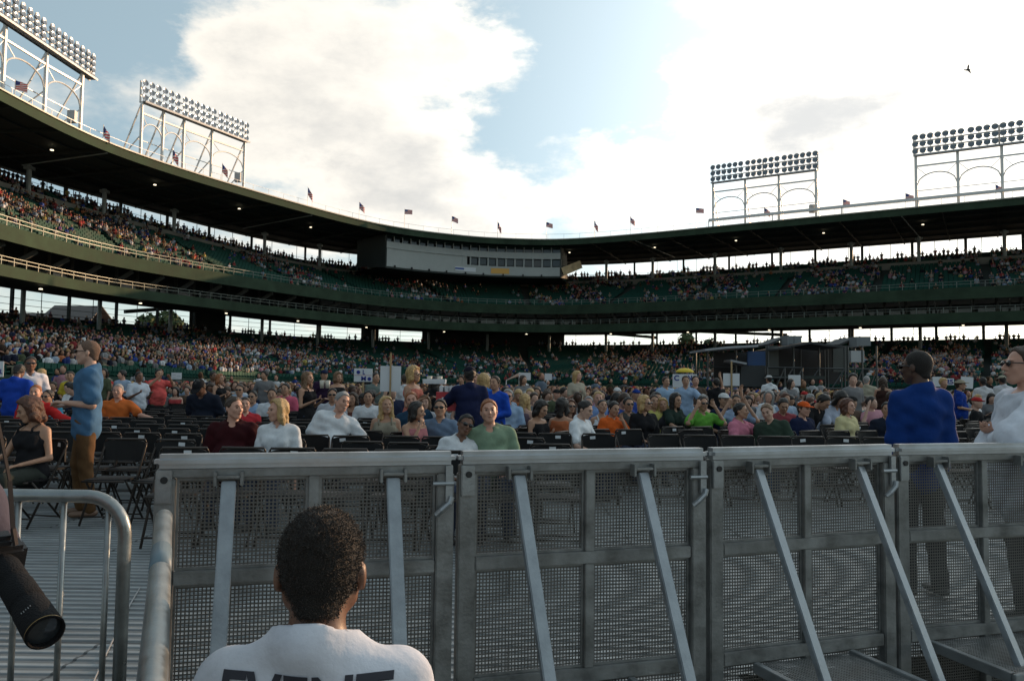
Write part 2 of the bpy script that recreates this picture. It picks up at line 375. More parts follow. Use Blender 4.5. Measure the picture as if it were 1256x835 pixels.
# pale wall of the crosswalk in the upper deck
sweep('crosswalk_wall', [P_(.745, 0, l=zu(0, .745) + 1.0, r=zu(SL, .745) + .95), P_(.745, .15, l=zu(0, .745) + 1.0, r=zu(SL, .745) + .95), P_(.745, .15, l=zu(0, .745) - .2, r=zu(SL, .745) - .2), P_(.745, 0, l=zu(0, .745) - .2, r=zu(SL, .745) - .2)], mat('pale wall', (.22, .21, .18), .8, var=.3, scale=.3), GS, closed=True)
# mezzanine
slab('mezzanine_floor', .02, .5, b2(9.9), b2(9.9), b2(9.7), b2(10.4), m_soff)
slab('mezzanine_soffit', .5, 1.0, b2(11.3, 10.9), b2(12.4, 11.4), b2(10.4), b2(12.2, 11.3), m_soff)
sweep('mezzanine_fascia', [P_(0, .25, l=10.6, r=10.9), P_(0, .42, l=10.6, r=10.9), P_(0, .42, z=9.65), P_(0, .25, z=9.65)], m_greenl, GS, closed=True)
sweep('suite_wall', [P_(.33, 0, z=9.9), P_(.33, 0, l=15.9, r=15.6), P_(.33, .2, l=15.9, r=15.6), P_(.33, .2, z=9.9)], m_soff, GS)
# openings of the suites, each a window
k = 0
for s in np.arange(2, SL - 2, 2.6):
    p, _ = fr(s)
    if not -40 < proj_x(PV(s, 0, 12)) < 1300: continue
    q = MB(); o = .33 * float(WD(s)) - .06
    a, b = PV(s, o, 0), PV(s + 1.9, o, 0); c = (a + b) / 2
    q.bar((a.x, a.y, 11.35), (b.x, b.y, 11.35), .06, 1.9); f = None
    if k < 100:
        w_ = q.build('suite_window', m_glass, GS)
    k += 1
def inview(s): 
    x = proj_x(PV(s, 0, 12)); return -40 < x < 1300
for s in np.arange(1.5, SL - 2, 2.6):
    if not inview(s): continue
    pr = MB(); pr.bar(PV(s + .0, .33 * float(WD(s)) - .1, 9.9), PV(s, .33 * float(WD(s)) - .1, 13.6), .35, .12); pr.build('suite_pier', m_conc, GS)
for s in np.arange(3, SL - 2, 4.0):      # slanting brackets between mezzanine and upper deck
    if inview(s): bk = MB(); bk.bar(PV(s, .25 * float(WD(s)), 11.0), PV(s, .9, 12.5), .18, .4); bk.build('deck_bracket', m_conc, GS)
sweep('sky_light_strip', [P_(.33, -.14, z=12.55), P_(.33, -.10, z=13.35)], mat('pale sky light', (.5, .52, .5), .5), GS, ss=[s for s in SS if s > s_at_px(430)])  # pale colour stands in for sky light showing through behind the suites
# railings
def railing(name, off, z0l, z0r, h, m, step=1.5):
    q = MB(); st = np.arange(1, SL - 1, step)
    for s in st:
        z = float(zr(s, z0l, z0r)); q.bar(PV(s, off, z), PV(s, off, z + h), .07, .07)
    for hh in (h, h * .55):
        for a, b in zip(st, st[1:]): q.bar(PV(a, off, float(zr(a, z0l, z0r)) + hh), PV(b, off, float(zr(b, z0l, z0r)) + hh), .05, .05)
    return q.build(name, m, GS)
m_rail = mat('rail steel', (.14, .16, .14), .45, .3)
railing('railing', .05, 13.75, 13.95, .75, m_rail)
railing('railing', .35, 10.6, 10.9, .7, m_rail)
railing('walkway_railing', .0, 1.2, 1.2, .01, m_rail, 3) if False else None
# columns: where the photo shows them
col_px = [-60, 36, 128, 214, 325, 391, 459, 527, 600, 674, 745, 800, 876, 957, 1045, 1128, 1232, 1330]
def s_col(px): return s_find(px, .77, 0, 21)
for px in col_px:
    s = s_col(px); w = .77 * float(WD(s))
    inbox = 470 < px < 690
    q = MB(); base = PV(s, w, 0)
    q.tube([(base.x, base.y, zl(s, .77) - .2), (base.x, base.y, 11.2)], .24, 12)
    c = q.build('column', m_col, GS, smooth=False)
    q = MB(); z0 = zu(s, .745)
    q.tube([(base.x, base.y, z0 - .1), (base.x, base.y, 23.6)], .24, 12); q.box((base.x, base.y, z0 + .15), (.7, .7, .3)); q.box((base.x, base.y, 23.3), (.8, .8, .3))
    q.build('column', m_col, GS)
# posts standing in the two open strips at the back, with horizontal wires
for nm, l0, r0, l1, r1 in (('gap_post', 22.5, 21.0, 23.8, 23.8), ('gap_post', 7.0, 7.5, 12.2, 11.4)):
    for s in np.arange(2, SL - 2, 7.0 if l0 > 20 else 6.0):
        p, _ = fr(s)
        if p[1] < 40 or p[0] / p[1] > .75: continue
        q = MB(); o = float(WD(s)) + .1; q.bar(PV(s, o, float(zr(s, l0, r0))), PV(s, o, float(zr(s, l1, r1))), .3, .3)
        q.build(nm, m_soff, GS)
q = MB()
for s in np.arange(2, SL - 4, 3.0):
    o = float(WD(s)) + .2; o2 = float(WD(s + 3)) + .2
    for h in (.45, .8): q.bar(PV(s, o, float(zr(s, 22.5, 21)) + h), PV(s + 3, o2, float(zr(s + 3, 22.5, 21)) + h), .04, .04)
    for h in (1.6, 2.3, 3.0): q.bar(PV(s, o, float(zr(s, 7, 7.5)) + h), PV(s + 3, o2, float(zr(s + 3, 7, 7.5)) + h), .05, .05)
    q.bar(PV(s, o, float(zr(s, 22.5, 21))), PV(s, o, 23.7), .06, .06); q.bar(PV(s, o, float(zr(s, 7, 7.5))), PV(s, o, float(zr(s, 11.8, 11.2))), .06, .06)
q.build('back_fence', m_soff, GS)
# lower back wall (low parapet), dark concourse blocks that close parts of the strip, ramps
sweep('parapet', [P_(1, 0, l=zl(0, 1) + .9, r=zl(SL, 1) + .7), P_(1, .3, l=zl(0, 1) + .9, r=zl(SL, 1) + .7), P_(1, .3, z=-.3), P_(1, 0, z=4)], m_soff, GS)
def conc(pa, pb, zb, zt, off=.4, nm='concourse_block', m=None):
    sa, sb = s_bk(pa), s_bk(pb); ss = np.linspace(sa, sb, 8)
    sweep(nm, [lambda s: (float(WD(s)) + off, zb), lambda s: (float(WD(s)) + off, zt), lambda s: (float(WD(s)) + off + 1.5, zt), lambda s: (float(WD(s)) + off + 1.5, zb)], m or m_soff, GS, ss)
def s_bk(px): return s_find(px, 1.0, 0, 10)
m_brick = mat('far brick', (.16, .11, .08), .9, var=.3, scale=.5)
conc(242, 278, 8, 12.3, nm='concourse_block'); conc(448, 466, 8, 12); conc(520, 690, 7, 12.2)
for a, b, z0, z1 in ((172, 232, 10.3, 11.6), (700, 800, 11.6, 10.2), (835, 960, 11.3, 10.2)):
    q = MB(); sa, sb = s_bk(a), s_bk(b); q.bar(PV(sa, float(WD(sa)) + 3, z0), PV(sb, float(WD(sb)) + 3, z1), .4, .5); q.build('access_ramp', m_soff, GS)
# lamps under roof and mezzanine
m_lamp = mat('lit lamp', (1.0, .85, .6), .5, emit=1.6)
for w, z, st, n0 in ((.30, 23.38, 12.5, 'roof_lamp'), (.18, 9.58, 12.0, 'soffit_lamp')):
    for s in np.arange(6, SL - 4, st):
        p, _ = fr(s)
        if p[1] < 40 or p[0] / p[1] > .75: continue
        q = MB(); q.lathe([(.02, .06), (.15, .03), (.17, -.05), (.02, -.07)], PV(s, w * float(WD(s)), z), n=10); q.build(n0, m_lamp, GS)
# diagonal drain pipes under the roof edge
for px in (134, 383, 780, 1107):
    q = MB(); s = s_at_px(px); q.bar(PV(s, .1, 23.4), PV(s + 1, .75 * float(WD(s)), 23.2), .10, .10); q.build('drain_pipe', m_col, GS)
# ------------------------------------------------------------------ press box
pa, pb = s_find(474, 0, 1.7, 21), s_find(688, 0, 1.7, 21)
PB = empty('press_box', (0, 0, 0), parent=GS)
bx = np.linspace(pa, pb, 26)
OB = 1.7
def band(nm, z0, z1, m, o0=OB, o1=OB + 5, ss=bx, par=None):
    return sweep(nm, [lambda s: (o0, z1), lambda s: (o1, z1), lambda s: (o1, z0), lambda s: (o0, z0)], m, par or PB, ss, closed=True)
band('front_panel', 18.75, 20.2, m_pale); band('spandrel_panel', 21.5, 22.5, m_pale, o0=OB - .1); band('cornice', 23.3, 23.75, m_green, o0=OB + .2)
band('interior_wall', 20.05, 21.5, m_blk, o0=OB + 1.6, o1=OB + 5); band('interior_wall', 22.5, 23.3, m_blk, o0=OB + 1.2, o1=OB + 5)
band('blank_panel', 20.0, 21.5, m_pale, o0=OB + .05, o1=OB + .25, ss=bx[:13])
q = MB()
for i, s in enumerate(np.linspace(pa, pb, 21)):
    q.bar(PV(s, OB + .1, 22.5), PV(s, OB + .1, 23.4), .12, .12)
    if i > 8: q.bar(PV(s, OB + .1, 20.0), PV(s, OB + .1, 21.5), .22, .15)
q.build('mullion', m_pale, PB)
q = MB()
for i, s in enumerate(np.linspace(pa, pb, 21)[:-1]):
    ds = (pb - pa) / 20
    g = MB(); g.bar(PV(s + .15, OB + .5, 22.9), PV(s + ds - .15, OB + .5, 22.9), .04, .7); g.build('window_pane', m_glass, PB)
    if i > 9:
        g = MB(); g.bar(PV(s + .15, OB + .5, 20.9), PV(s + ds - .15, OB + .5, 20.9), .04, 1.0); g.build('window_pane', m_glass, PB)
for t in (0, 1):      # end walls
    s = (pa, pb)[t]; g = MB(); g.sheet([PV(s, OB, 18.5), PV(s, OB + 8, 19.4), PV(s, OB + 8, 23.6), PV(s, OB, 23.6)], .2, tuple(tn[0]) + (0,) if False else (1, 0, 0)); g.build('end_wall', m_soff, PB)
def banner(px0, px1, z0, z1, m, nm='banner'):
    s0, s1 = s_at_px(px0), s_at_px(px1); ss = np.linspace(s0, s1, 5)
    return sweep(nm, [lambda s: (OB - .06, z1), lambda s: (OB - .06, z0), lambda s: (OB - .02, z0), lambda s: (OB - .02, z1)], m, PB, ss, closed=True)
banner(563, 588, 19.1, 19.75, mat('banner white', (.62, .64, .66), .6)); banner(564, 574, 19.35, 19.6, mat('banner blue', (.03, .08, .3), .6), 'banner_emblem').location.z = 0
for o in [o for o in PB.children if o.name.startswith('banner_emblem')]:
    o.location = tuple(-v * .05 for v in tuple(fr(s_at_px(570))[1]) + (0,))
banner(606, 627, 19.0, 19.85, mat('banner orange', (.65, .36, .08), .6))
for px in (492, 512, 532, 553, 575, 597, 620, 642, 664): g = MB(); g.box(PV(s_at_px(px), OB - .15, 18.85), (.25, .25, .25)); g.build('speaker', m_blk, PB)
g = MB()      # under-box dark back and column stubs
band('box_floor', 18.5, 18.75, m_soff, o0=OB + .1, o1=OB + 9)
# side sign at the right end, its sunlit warmth put into the colour
s = pb; g = MB(); g.bar(PV(s + .3, OB + .3, 19.5), PV(s + 2.6, OB + 2.6, 21.0), .15, 1.3); g.build('side_sign', mat('sunlit sign', (.55, .40, .22), .6, var=.3, scale=1.5), PB)
# ------------------------------------------------------------------ seats
m_seat = mat('seat plastic', (.014, .062, .046), .65, var=.2, scale=.8, spec=.12)
def seat_local(fine=False):
    b = MB(); b.box((0, .02, .42), (.46, .40, .05)); b.box((0, .24, .66), (.46, .05, .42)); b.box((-.25, .02, .30), (.05, .36, .60)) 
    return b
sb = seat_local(); SV = np.array(sb.v); SF = np.array(sb.f)
rng = np.random.default_rng(5)
AIS = {}
def seat_grid(kind):
    rows = NU if kind == 'u' else NL; wf = uw if kind == 'u' else lw; zf = zu if kind == 'u' else zl
    P = []
    for i in range(rows - (0 if kind == 'u' else 0)):
        if kind == 'u' and wf(SL / 2, i) > .70 and wf(SL / 2, i) < .80: continue
        # arc positions at equal spacing of the offset curve
        wm = (lambda s: (wf(s, i) + wf(s, i + 1)) / 2)
        xs = np.array([PV(s, wm(s) * float(WD(s)), 0)[:2] for s in SS]); cl = np.r_[0, np.cumsum(np.hypot(*np.diff(xs, axis=0).T))]
        pos = np.arange(.4, cl[-1] - .4, .56); s_ = np.interp(pos, cl, SS)
        for s in s_:
            a = (s % 12.5)
            if a < 1.1 * (1 if kind == 'u' else 1): continue
            p = PV(s, wm(s) * float(WD(s)), 0)
            if p.y < 6: continue
            t = p.x / p.y
            if t < -.76 or t > .76: continue
            n = fr(s)[1]; P.append((p.x, p.y, zf(s, wf(s, i)), math.atan2(-n[0], n[1]), s, i))
    return np.array(P)
GU, GL = seat_grid('u'), seat_grid('l')
def inst(P, V, F, cols=None, sc_=None):
    n = len(P); c, s = np.cos(P[:, 3])[:, None], np.sin(P[:, 3])[:, None]
    vx, vy, vz = (V[None, :, i] for i in range(3))
    if sc_ is not None: vx, vy, vz = vx * sc_[:, None], vy * sc_[:, None], vz * sc_[:, None]
    X = vx * c - vy * s + P[:, 0:1]; Y = vx * s + vy * c + P[:, 1:2]; Z = vz + P[:, 2:3]
    VV = np.stack([X, Y, Z], -1).reshape(-1, 3)
    FF = (F[None] + (np.arange(n) * len(V))[:, None, None]).reshape(-1, F.shape[1])
    return VV, FF
dist = GU[:, 1]; near_u = np.argsort(np.hypot(GU[:, 0], GU[:, 1]) + 40 * ((GU[:, 0] / GU[:, 1]) < -.655) + (GU[:, 5] > 6) * 30)[:100]
msk = np.ones(len(GU), bool); msk[near_u] = False
V1, F1 = inst(GU[msk], SV, SF); V2, F2 = inst(GL, SV, SF)
o = np_mesh('seat', np.r_[V1, V2], np.r_[F1, F2 + len(V1)], m_seat, GS); o['kind'] = 'stuff'
sme = sb.mesh('seat'); sme.materials.append(m_seat)
for i in near_u:
    r = GU[i]; o = bpy.data.objects.new('seat', sme); COL.objects.link(o); o.location = r[:3]; o.rotation_euler = (0, 0, r[3]); o.parent = GS
# ------------------------------------------------------------------ light towers on the roof
m_white = mat('white steel', (.62, .62, .60), .45, .2, var=.08)
m_lampb = mat('lamp housing', (.22, .23, .24), .35, .6); m_lens = mat('lamp lens', (.16, .18, .20), .15, .5)
m_cab = mat('grey steel', (.30, .31, .32), .5, .3, var=.15)
def lamp_mesh():
    b = MB(); b.lathe([(.02, .34), (.14, .30), (.22, .16), (.36, 0), (.40, -.02), (.40, -.07), (.33, -.05)], (0, 0, 0), Vector((0, 1, -.15)) * 1, n=12)
    b.mi = 1; b.lathe([(.33, -.05), (.2, -.01), (.01, .02)], (0, 0, 0), Vector((0, 1, -.15)), n=12)
    b.mi = 0; b.tube([(0, .2, -.1), (0, .35, -.45)], .035, 6)
    me = b.mesh('lamp'); me.materials.append(m_lampb); me.materials.append(m_lens); return me
LME = lamp_mesh()
def tower(posts, H, rows, nper, label, over=(0, 0), off=.8):
    """posts: image columns of the front posts on the roof edge"""
    root = empty('light_tower'); tag(root, label, 'light tower', 'light towers standing on the grandstand roof')
    sp = []
    for px in posts:
        best = s_find(px, 0, off, 24.5); sp.append(PV(best, off, 24.3))
    base = sp[len(sp) // 2].copy(); root.location = base
    sp = [p - base for p in sp]; back = Vector(tuple(fr(s_at_px(posts[len(posts) // 2] if posts[len(posts)//2] > -400 else 0))[1]) + (0,)); bh = H * .72
    for p in sp:
        q = MB(); q.bar(p, p + Vector((0, 0, bh)), .24, .24); q.box(p + Vector((0, 0, .15)), (.6, .6, .3))
        q.bar(p + back * 3.2, p + Vector((0, 0, bh)), .12, .12); q.bar(p + back * 3.2 + Vector((0, 0, .1)), p + Vector((0, 0, bh * .42)), .09, .09)
        q.build('post', m_white, root)
    for a, b in zip(sp, sp[1:]):
        q = MB(); hh = bh * .40; n = 12; pts = []
        for i in range(n + 1):
            t = i / n; pts.append(a.lerp(b, t) + Vector((0, 0, hh + (bh * .26) * math.sqrt(max(0, 1 - (2 * t - 1) ** 2)))))
        q.tube(pts, .075, 6); q.build('arch', m_white, root)
        q = MB(); z = Vector((0, 0, 1))
        q.bar(a + z * bh * .80, b + z * bh * .80, .14, .18); q.bar(a + z * bh * .36 + back * .6, b + z * bh * .36 + back * .6, .08, .08)
        q.bar(a + z * bh * .80 + back * 0.05, a.lerp(b, .25) + z * bh * .62, .06, .06); q.bar(b + z * bh * .80, a.lerp(b, .75) + z * bh * .62, .06, .06)
        q.build('beam', m_white, root)
    # lamp bank: catwalks and rows of lamps
    u = (sp[-1] - sp[0]).normalized(); L0 = sp[0] - u * over[0]; L1 = sp[-1] + u * over[1]; length = (L1 - L0).length
    rzv = math.atan2(u.y, u.x)
    dr = (H - bh) / rows
    q = MB(); z = Vector((0, 0, 1))
    q.bar(L0 + z * bh, L1 + z * bh, .9, .10); q.bar(L0 + z * (bh - .06) - back * .48, L1 + z * (bh - .06) - back * .48, .06, .20); q.build('catwalk', m_cab, root)
    for r in range(rows + 0):
        q = MB(); zz = bh + dr * (r + .62); q.bar(L0 + z * (zz - .45) + back * .3, L1 + z * (zz - .45) + back * .3, .08, .12); q.build('rack_rail', m_lampb, root)
    q = MB()
    for t in (0, .5, 1): q.bar(L0.lerp(L1, t) + z * bh + back * .3, L0.lerp(L1, t) + z * (H - .1) + back * .3, .14, .14)
    q.build('rack_post', m_white, root)
    cnt = 0
    for r in range(rows):
        for k in range(nper):
            g = (k + .5) / nper; bay = int(g * 3); g += (bay - 1) * .012
            if cnt >= 100: continue
            o = bpy.data.objects.new('lamp', LME); COL.objects.link(o); o.parent = root; cnt += 1
            o.location = L0.lerp(L1, min(max(g, .01), .99)) + z * (bh + dr * (r + .62)) - back * .1; o.rotation_euler = (0, 0, rzv); o.scale = (H / 10,) * 3
    # electrical cabinets on the roof walk
    q = MB(); q.box(sp[-1] * .96 + sp[0] * .04 + z * 1.5 + back * .3, (.7, .5, 1.1)); q.build('cabinet', mat('cabinet', (.40, .42, .42), .5), root)
    return root
tower([-115, -75, -36, 3, 53, 99], 8.4, 4, 24, 'floodlight tower at the far left, cut off by the edge, four rows of lamps', over=(0, 1.7))
tower([171, 198, 224, 259, 298], 8.4, 3, 18, 'floodlight tower with white arches standing left of the big cloud', over=(0, .4))
tower([874, 914, 955, 1000], 9.3, 3, 18, 'narrower floodlight tower on the right wing with three arches', over=(.2, .2))
tower([1123, 1175, 1230, 1288, 1345], 9.6, 3, 22, 'floodlight tower at the far right, cut off by the edge', over=(.2, 0))
# rail beam that runs along the right wing of the roof
rb = MB(); sa = s_at_px(868); stp = np.arange(sa, SL - 2, 3.0)
for a, b in zip(stp, stp[1:]): rb.bar(PV(a, .3, 25.5), PV(b, .3, 25.5), .25, .35)
for a in stp[::3]: rb.bar(PV(a, .3, 24.3), PV(a, .3, 25.5), .12, .12)
rb.build('roof_rail', m_white, GS)
rb = MB(); stp = np.arange(1, SL - 2, 2.5)
for a, b in zip(stp, stp[1:]):
    rb.bar(PV(a, .5, 25.3), PV(b, .5, 25.3), .035, .035); rb.bar(PV(a, .5, 24.3), PV(a, .5, 25.3), .035, .035)
rb.build('roof_railing', m_white, GS)
# ------------------------------------------------------------------ flags along the roof edge
m_flag = bpy.data.materials.new('flag cloth'); m_flag.use_nodes = True
def _flag():
    nt = m_flag.node_tree; b = nt.nodes['Principled BSDF']; N = nt.nodes.new; L = nt.links.new
    tc = N('ShaderNodeTexCoord'); sp = N('ShaderNodeSeparateXYZ'); L(tc.outputs['Generated'], sp.inputs[0])
    def m_(op, a, b_):
        q = N('ShaderNodeMath'); q.operation = op
        for i, v in enumerate((a, b_)):
            if isinstance(v, (int, float)): q.inputs[i].default_value = v
            else: L(v, q.inputs[i])
        return q.outputs[0]
    st = m_('GREATER_THAN', m_('FRACT', m_('MULTIPLY', sp.outputs[2], 6.5), 0), .5)
    mx = N('ShaderNodeMix'); mx.data_type = 'RGBA'; L(st, mx.inputs[0]); mx.inputs[6].default_value = (.62, .05, .05, 1); mx.inputs[7].default_value = (.7, .68, .66, 1)
    can = m_('MULTIPLY', m_('LESS_THAN', sp.outputs[0], .40), m_('GREATER_THAN', sp.outputs[2], .62))
    m2 = N('ShaderNodeMix'); m2.data_type = 'RGBA'; L(can, m2.inputs[0]); L(mx.outputs[2], m2.inputs[6]); m2.inputs[7].default_value = (.03, .05, .2, 1)
    L(m2.outputs[2], b.inputs['Base Color']); b.inputs['Roughness'].default_value = .8
    b.inputs['Transmission Weight'].default_value = 0
_flag()
FL = [(22, 3.0, .9, 'beside the tower at the far left edge'), (128, 2.6, .35, 'between the two left light towers'), (213, 2.8, .3, 'hanging limp in the middle of the left arched tower'), (273, 2.9, .4, 'at the right end of the left arched tower'),
      (379, 3.0, .3, 'hanging limp over the start of the long roof'), (442, 2.8, .5, 'left of the press box'), (497, 3.0, 1.2, 'above the left end of the press box'), (554, 2.9, .8, 'above the middle of the press box'),
      (611, 2.6, .25, 'hanging limp, over the right half of the press box'), (669, 2.7, .9, 'above the right end of the press box'), (728, 2.6, .3, 'hanging limp just right of the press box'), (773, 2.8, .6, 'midway between press box and right tower'),
      (853, 3.2, 1.4, 'flying just left of the narrower right tower'), (936, 2.3, .7, 'inside the arches of the narrower right tower'), (1034, 2.4, 1.0, 'right of the narrower right tower'), (1112, 2.4, .9, 'left of the far right tower'), (1222, 2.4, .9, 'inside the arches of the far right tower')]
for i, (px, h, spread, where) in enumerate(FL):
    s = s_at_px(px); b = PV(s, .25, 24.35); h *= b.y / 112
    r = empty('roof_flag', b, rz=0.15 * (i % 3)); tag(r, 'striped flag on a thin pole ' + where, 'flag', 'flags along the roof edge')
    q = MB(); q.tube([(0, 0, 0), (0, 0, h)], .035, 6); q.build('pole', m_white, r)
    nx, nz = 8, 6; fw = 1.15 * min(1, .35 + spread * .6); fh = .75 + .4 * (1 - min(spread, 1)); q = MB(); vs = []
    for iz in range(nz + 1):
        for ix in range(nx + 1):
            t = ix / nx; droop = (1.2 - min(spread, 1.1)) * 1.1 * t; x = fw * t * (1 if i % 2 else 1); vs.append((x, .12 * math.sin(t * 9 + i) * (1.3 - min(1, spread)), h - .08 - droop - fh * iz / nz * (1 - .1 * t)))
    fs = [(a * (nx + 1) + c, a * (nx + 1) + c + 1, (a + 1) * (nx + 1) + c + 1, (a + 1) * (nx + 1) + c) for a in range(nz) for c in range(nx)]
    q.add(vs, fs); q.build('cloth', m_flag, r, smooth=True)
# bird
b = MB(); c = (0, 0, 0); b.ball(c, (.07, .2, .06)); b.sheet([(0, .06, 0), (.22, .02, .14), (.44, -.1, .05), (.2, -.08, .10), (0, -.08, 0)], .02, (0, 0, 1)); b.sheet([(0, .06, 0), (-.2, .04, .2), (-.36, -.08, .18), (-.2, -.08, .16), (0, -.08, 0)], .02, (0, 0, 1)); b.ball((0, .22, .02), .045)
bo = b.build('bird', mat('bird', (.03, .03, .035), .8)); bo.location = at(1187, 86, 55); bo.rotation_euler = (.3, .5, .8); tag(bo, 'small dark bird flying high over the right wing of the roof', 'bird')
# ------------------------------------------------------------------ trees and buildings outside, seen through the open strips
def outside_tree(px, d, h, lab):
    p = at(px, 470, d); r = empty('tree', (p.x, p.y, -.3)); tag(r, lab, 'tree', 'trees outside the ballpark')
    q = MB(); q.tube([(0, 0, 0), (.2, 0, h * .4), (0, .2, h * .8)], [.4, .3, .1], 8); q.build('trunk', mat('bark', (.08, .06, .045), .9), r)
    rg = np.random.default_rng(int(px)); n = 2600; c = rg.normal(size=(n, 3)); c /= np.linalg.norm(c, axis=1)[:, None]; lob = rg.normal(size=(9, 3)) * (h * .16, h * .16, h * .12) + (0, 0, h * .68)
    P = lob[rg.integers(0, 9, n)] + c * rg.uniform(.4, 1, (n, 1)) * h * .17; a = rg.normal(size=(n, 3)); a /= np.linalg.norm(a, axis=1)[:, None]; b = np.cross(a, c); b /= np.linalg.norm(b, axis=1)[:, None] + 1e-6; sz = h * .022
    V = np.stack([P - a * sz - b * sz, P + a * sz - b * sz, P + a * sz + b * sz, P - a * sz + b * sz], 1).reshape(-1, 3); np_mesh('crown', V, np.arange(4 * n).reshape(-1, 4), mat('leaves', (.05, .08, .025), .7, var=.4, scale=.4), r)
outside_tree(862, 190, 14.5, 'tree seen through the open strip below the right wing'); outside_tree(205, 170, 16, 'tree seen through the open strip near the second left column')
for px, d, w, h, lab in ((20, 190, 18, 17.5, 'low brick building outside seen at far left under the deck'), (92, 180, 11, 18.5, 'sunlit house outside seen between the first two columns')):
    p = at(px, 470, d); r = empty('house', (p.x, p.y, -.3)); tag(r, lab, 'house', 'houses outside the ballpark')
    q = MB(); q.box((0, 0, h * .4), (w, 10, h * .8)); q.build('wall', mat('house brick', (.34, .25, .19), .9, var=.2), r)
    q = MB(); q.sheet([(-w / 2 - .5, -5.4, h * .8), (w / 2 + .5, -5.4, h * .8), (w / 2, 0, h), (-w / 2, 0, h)], .2, (0, -1, 2)); q.sheet([(-w / 2 - .5, 5.4, h * .8), (w / 2 + .5, 5.4, h * .8), (w / 2, 0, h), (-w / 2, 0, h)], .2, (0, 1, 2)); q.build('roof', mat('shingle', (.10, .09, .085), .9, var=.2), r)
    for k in (-.3, 0, .3):
        q = MB(); q.box((w * k, -5.03, h * .6), (1.6, .1, 2)); q.build('window', m_glass, r)
# ------------------------------------------------------------------ crowd barriers
m_alu = mat('brushed aluminium', (.34, .36, .37), .42, .75, var=.22, scale=7, bump=.15, bscale=90, stretch=(1, 1, 1))
m_alud = mat('worn aluminium', (.24, .245, .24), .5, .65, var=.35, scale=9, bump=.2, bscale=60)
m_perf = mat('perforated sheet', (.15, .145, .135), .5, .6, var=.15, scale=6)
m_brace = mat('brace aluminium', (.29, .32, .345), .45, .55, var=.22, scale=10, bump=.12, bscale=70)
m_bolt = mat('dark bolt', (.05, .05, .055), .4, .7)
m_rail2 = mat('rail aluminium', (.42, .45, .48), .34, .85, var=.2, scale=5)
ZT, ZB = 1.128, -.24
def perf(w, z0, z1, y, cell=.0150):
    """perforated sheet as a real lattice; x from 0 to w"""
    nx = int(w / cell); nz = int((z1 - z0) / cell); g = .19
    xs = np.sort(np.r_[np.arange(nx) * w / nx + w / nx * g, np.arange(nx) * w / nx + w / nx * (1 - g), 0, w]); zs = np.sort(np.r_[np.arange(nz) * (z1 - z0) / nz + (z1 - z0) / nz * g, np.arange(nz) * (z1 - z0) / nz + (z1 - z0) / nz * (1 - g), 0, z1 - z0]) + z0
    X, Z = np.meshgrid(xs, zs, indexing='ij'); a, b = X.shape
    V0 = np.stack([X, np.full_like(X, y - .0006), Z], -1).reshape(-1, 3); V1 = V0 + (0, .0012, 0); V = np.r_[V0, V1]; n = len(V0)
    I, J = np.meshgrid(np.arange(a - 1), np.arange(b - 1), indexing='ij'); hole = (I % 2 == 1) & (J % 2 == 1)
    I0, J0 = I[~hole], J[~hole]; q = lambda i, j: i * b + j
    F = np.stack([q(I0, J0), q(I0 + 1, J0), q(I0 + 1, J0 + 1), q(I0, J0 + 1)], 1); F = np.r_[F, F[:, ::-1] + n]
    Ih, Jh = I[hole], J[hole]; c = [q(Ih, Jh), q(Ih + 1, Jh), q(Ih + 1, Jh + 1), q(Ih, Jh + 1)]
    for k in range(4):
        F = np.r_[F, np.stack([c[k], c[(k + 1) % 4], c[(k + 1) % 4] + n, c[k] + n], 1)]
    return V, F
PERF = {}
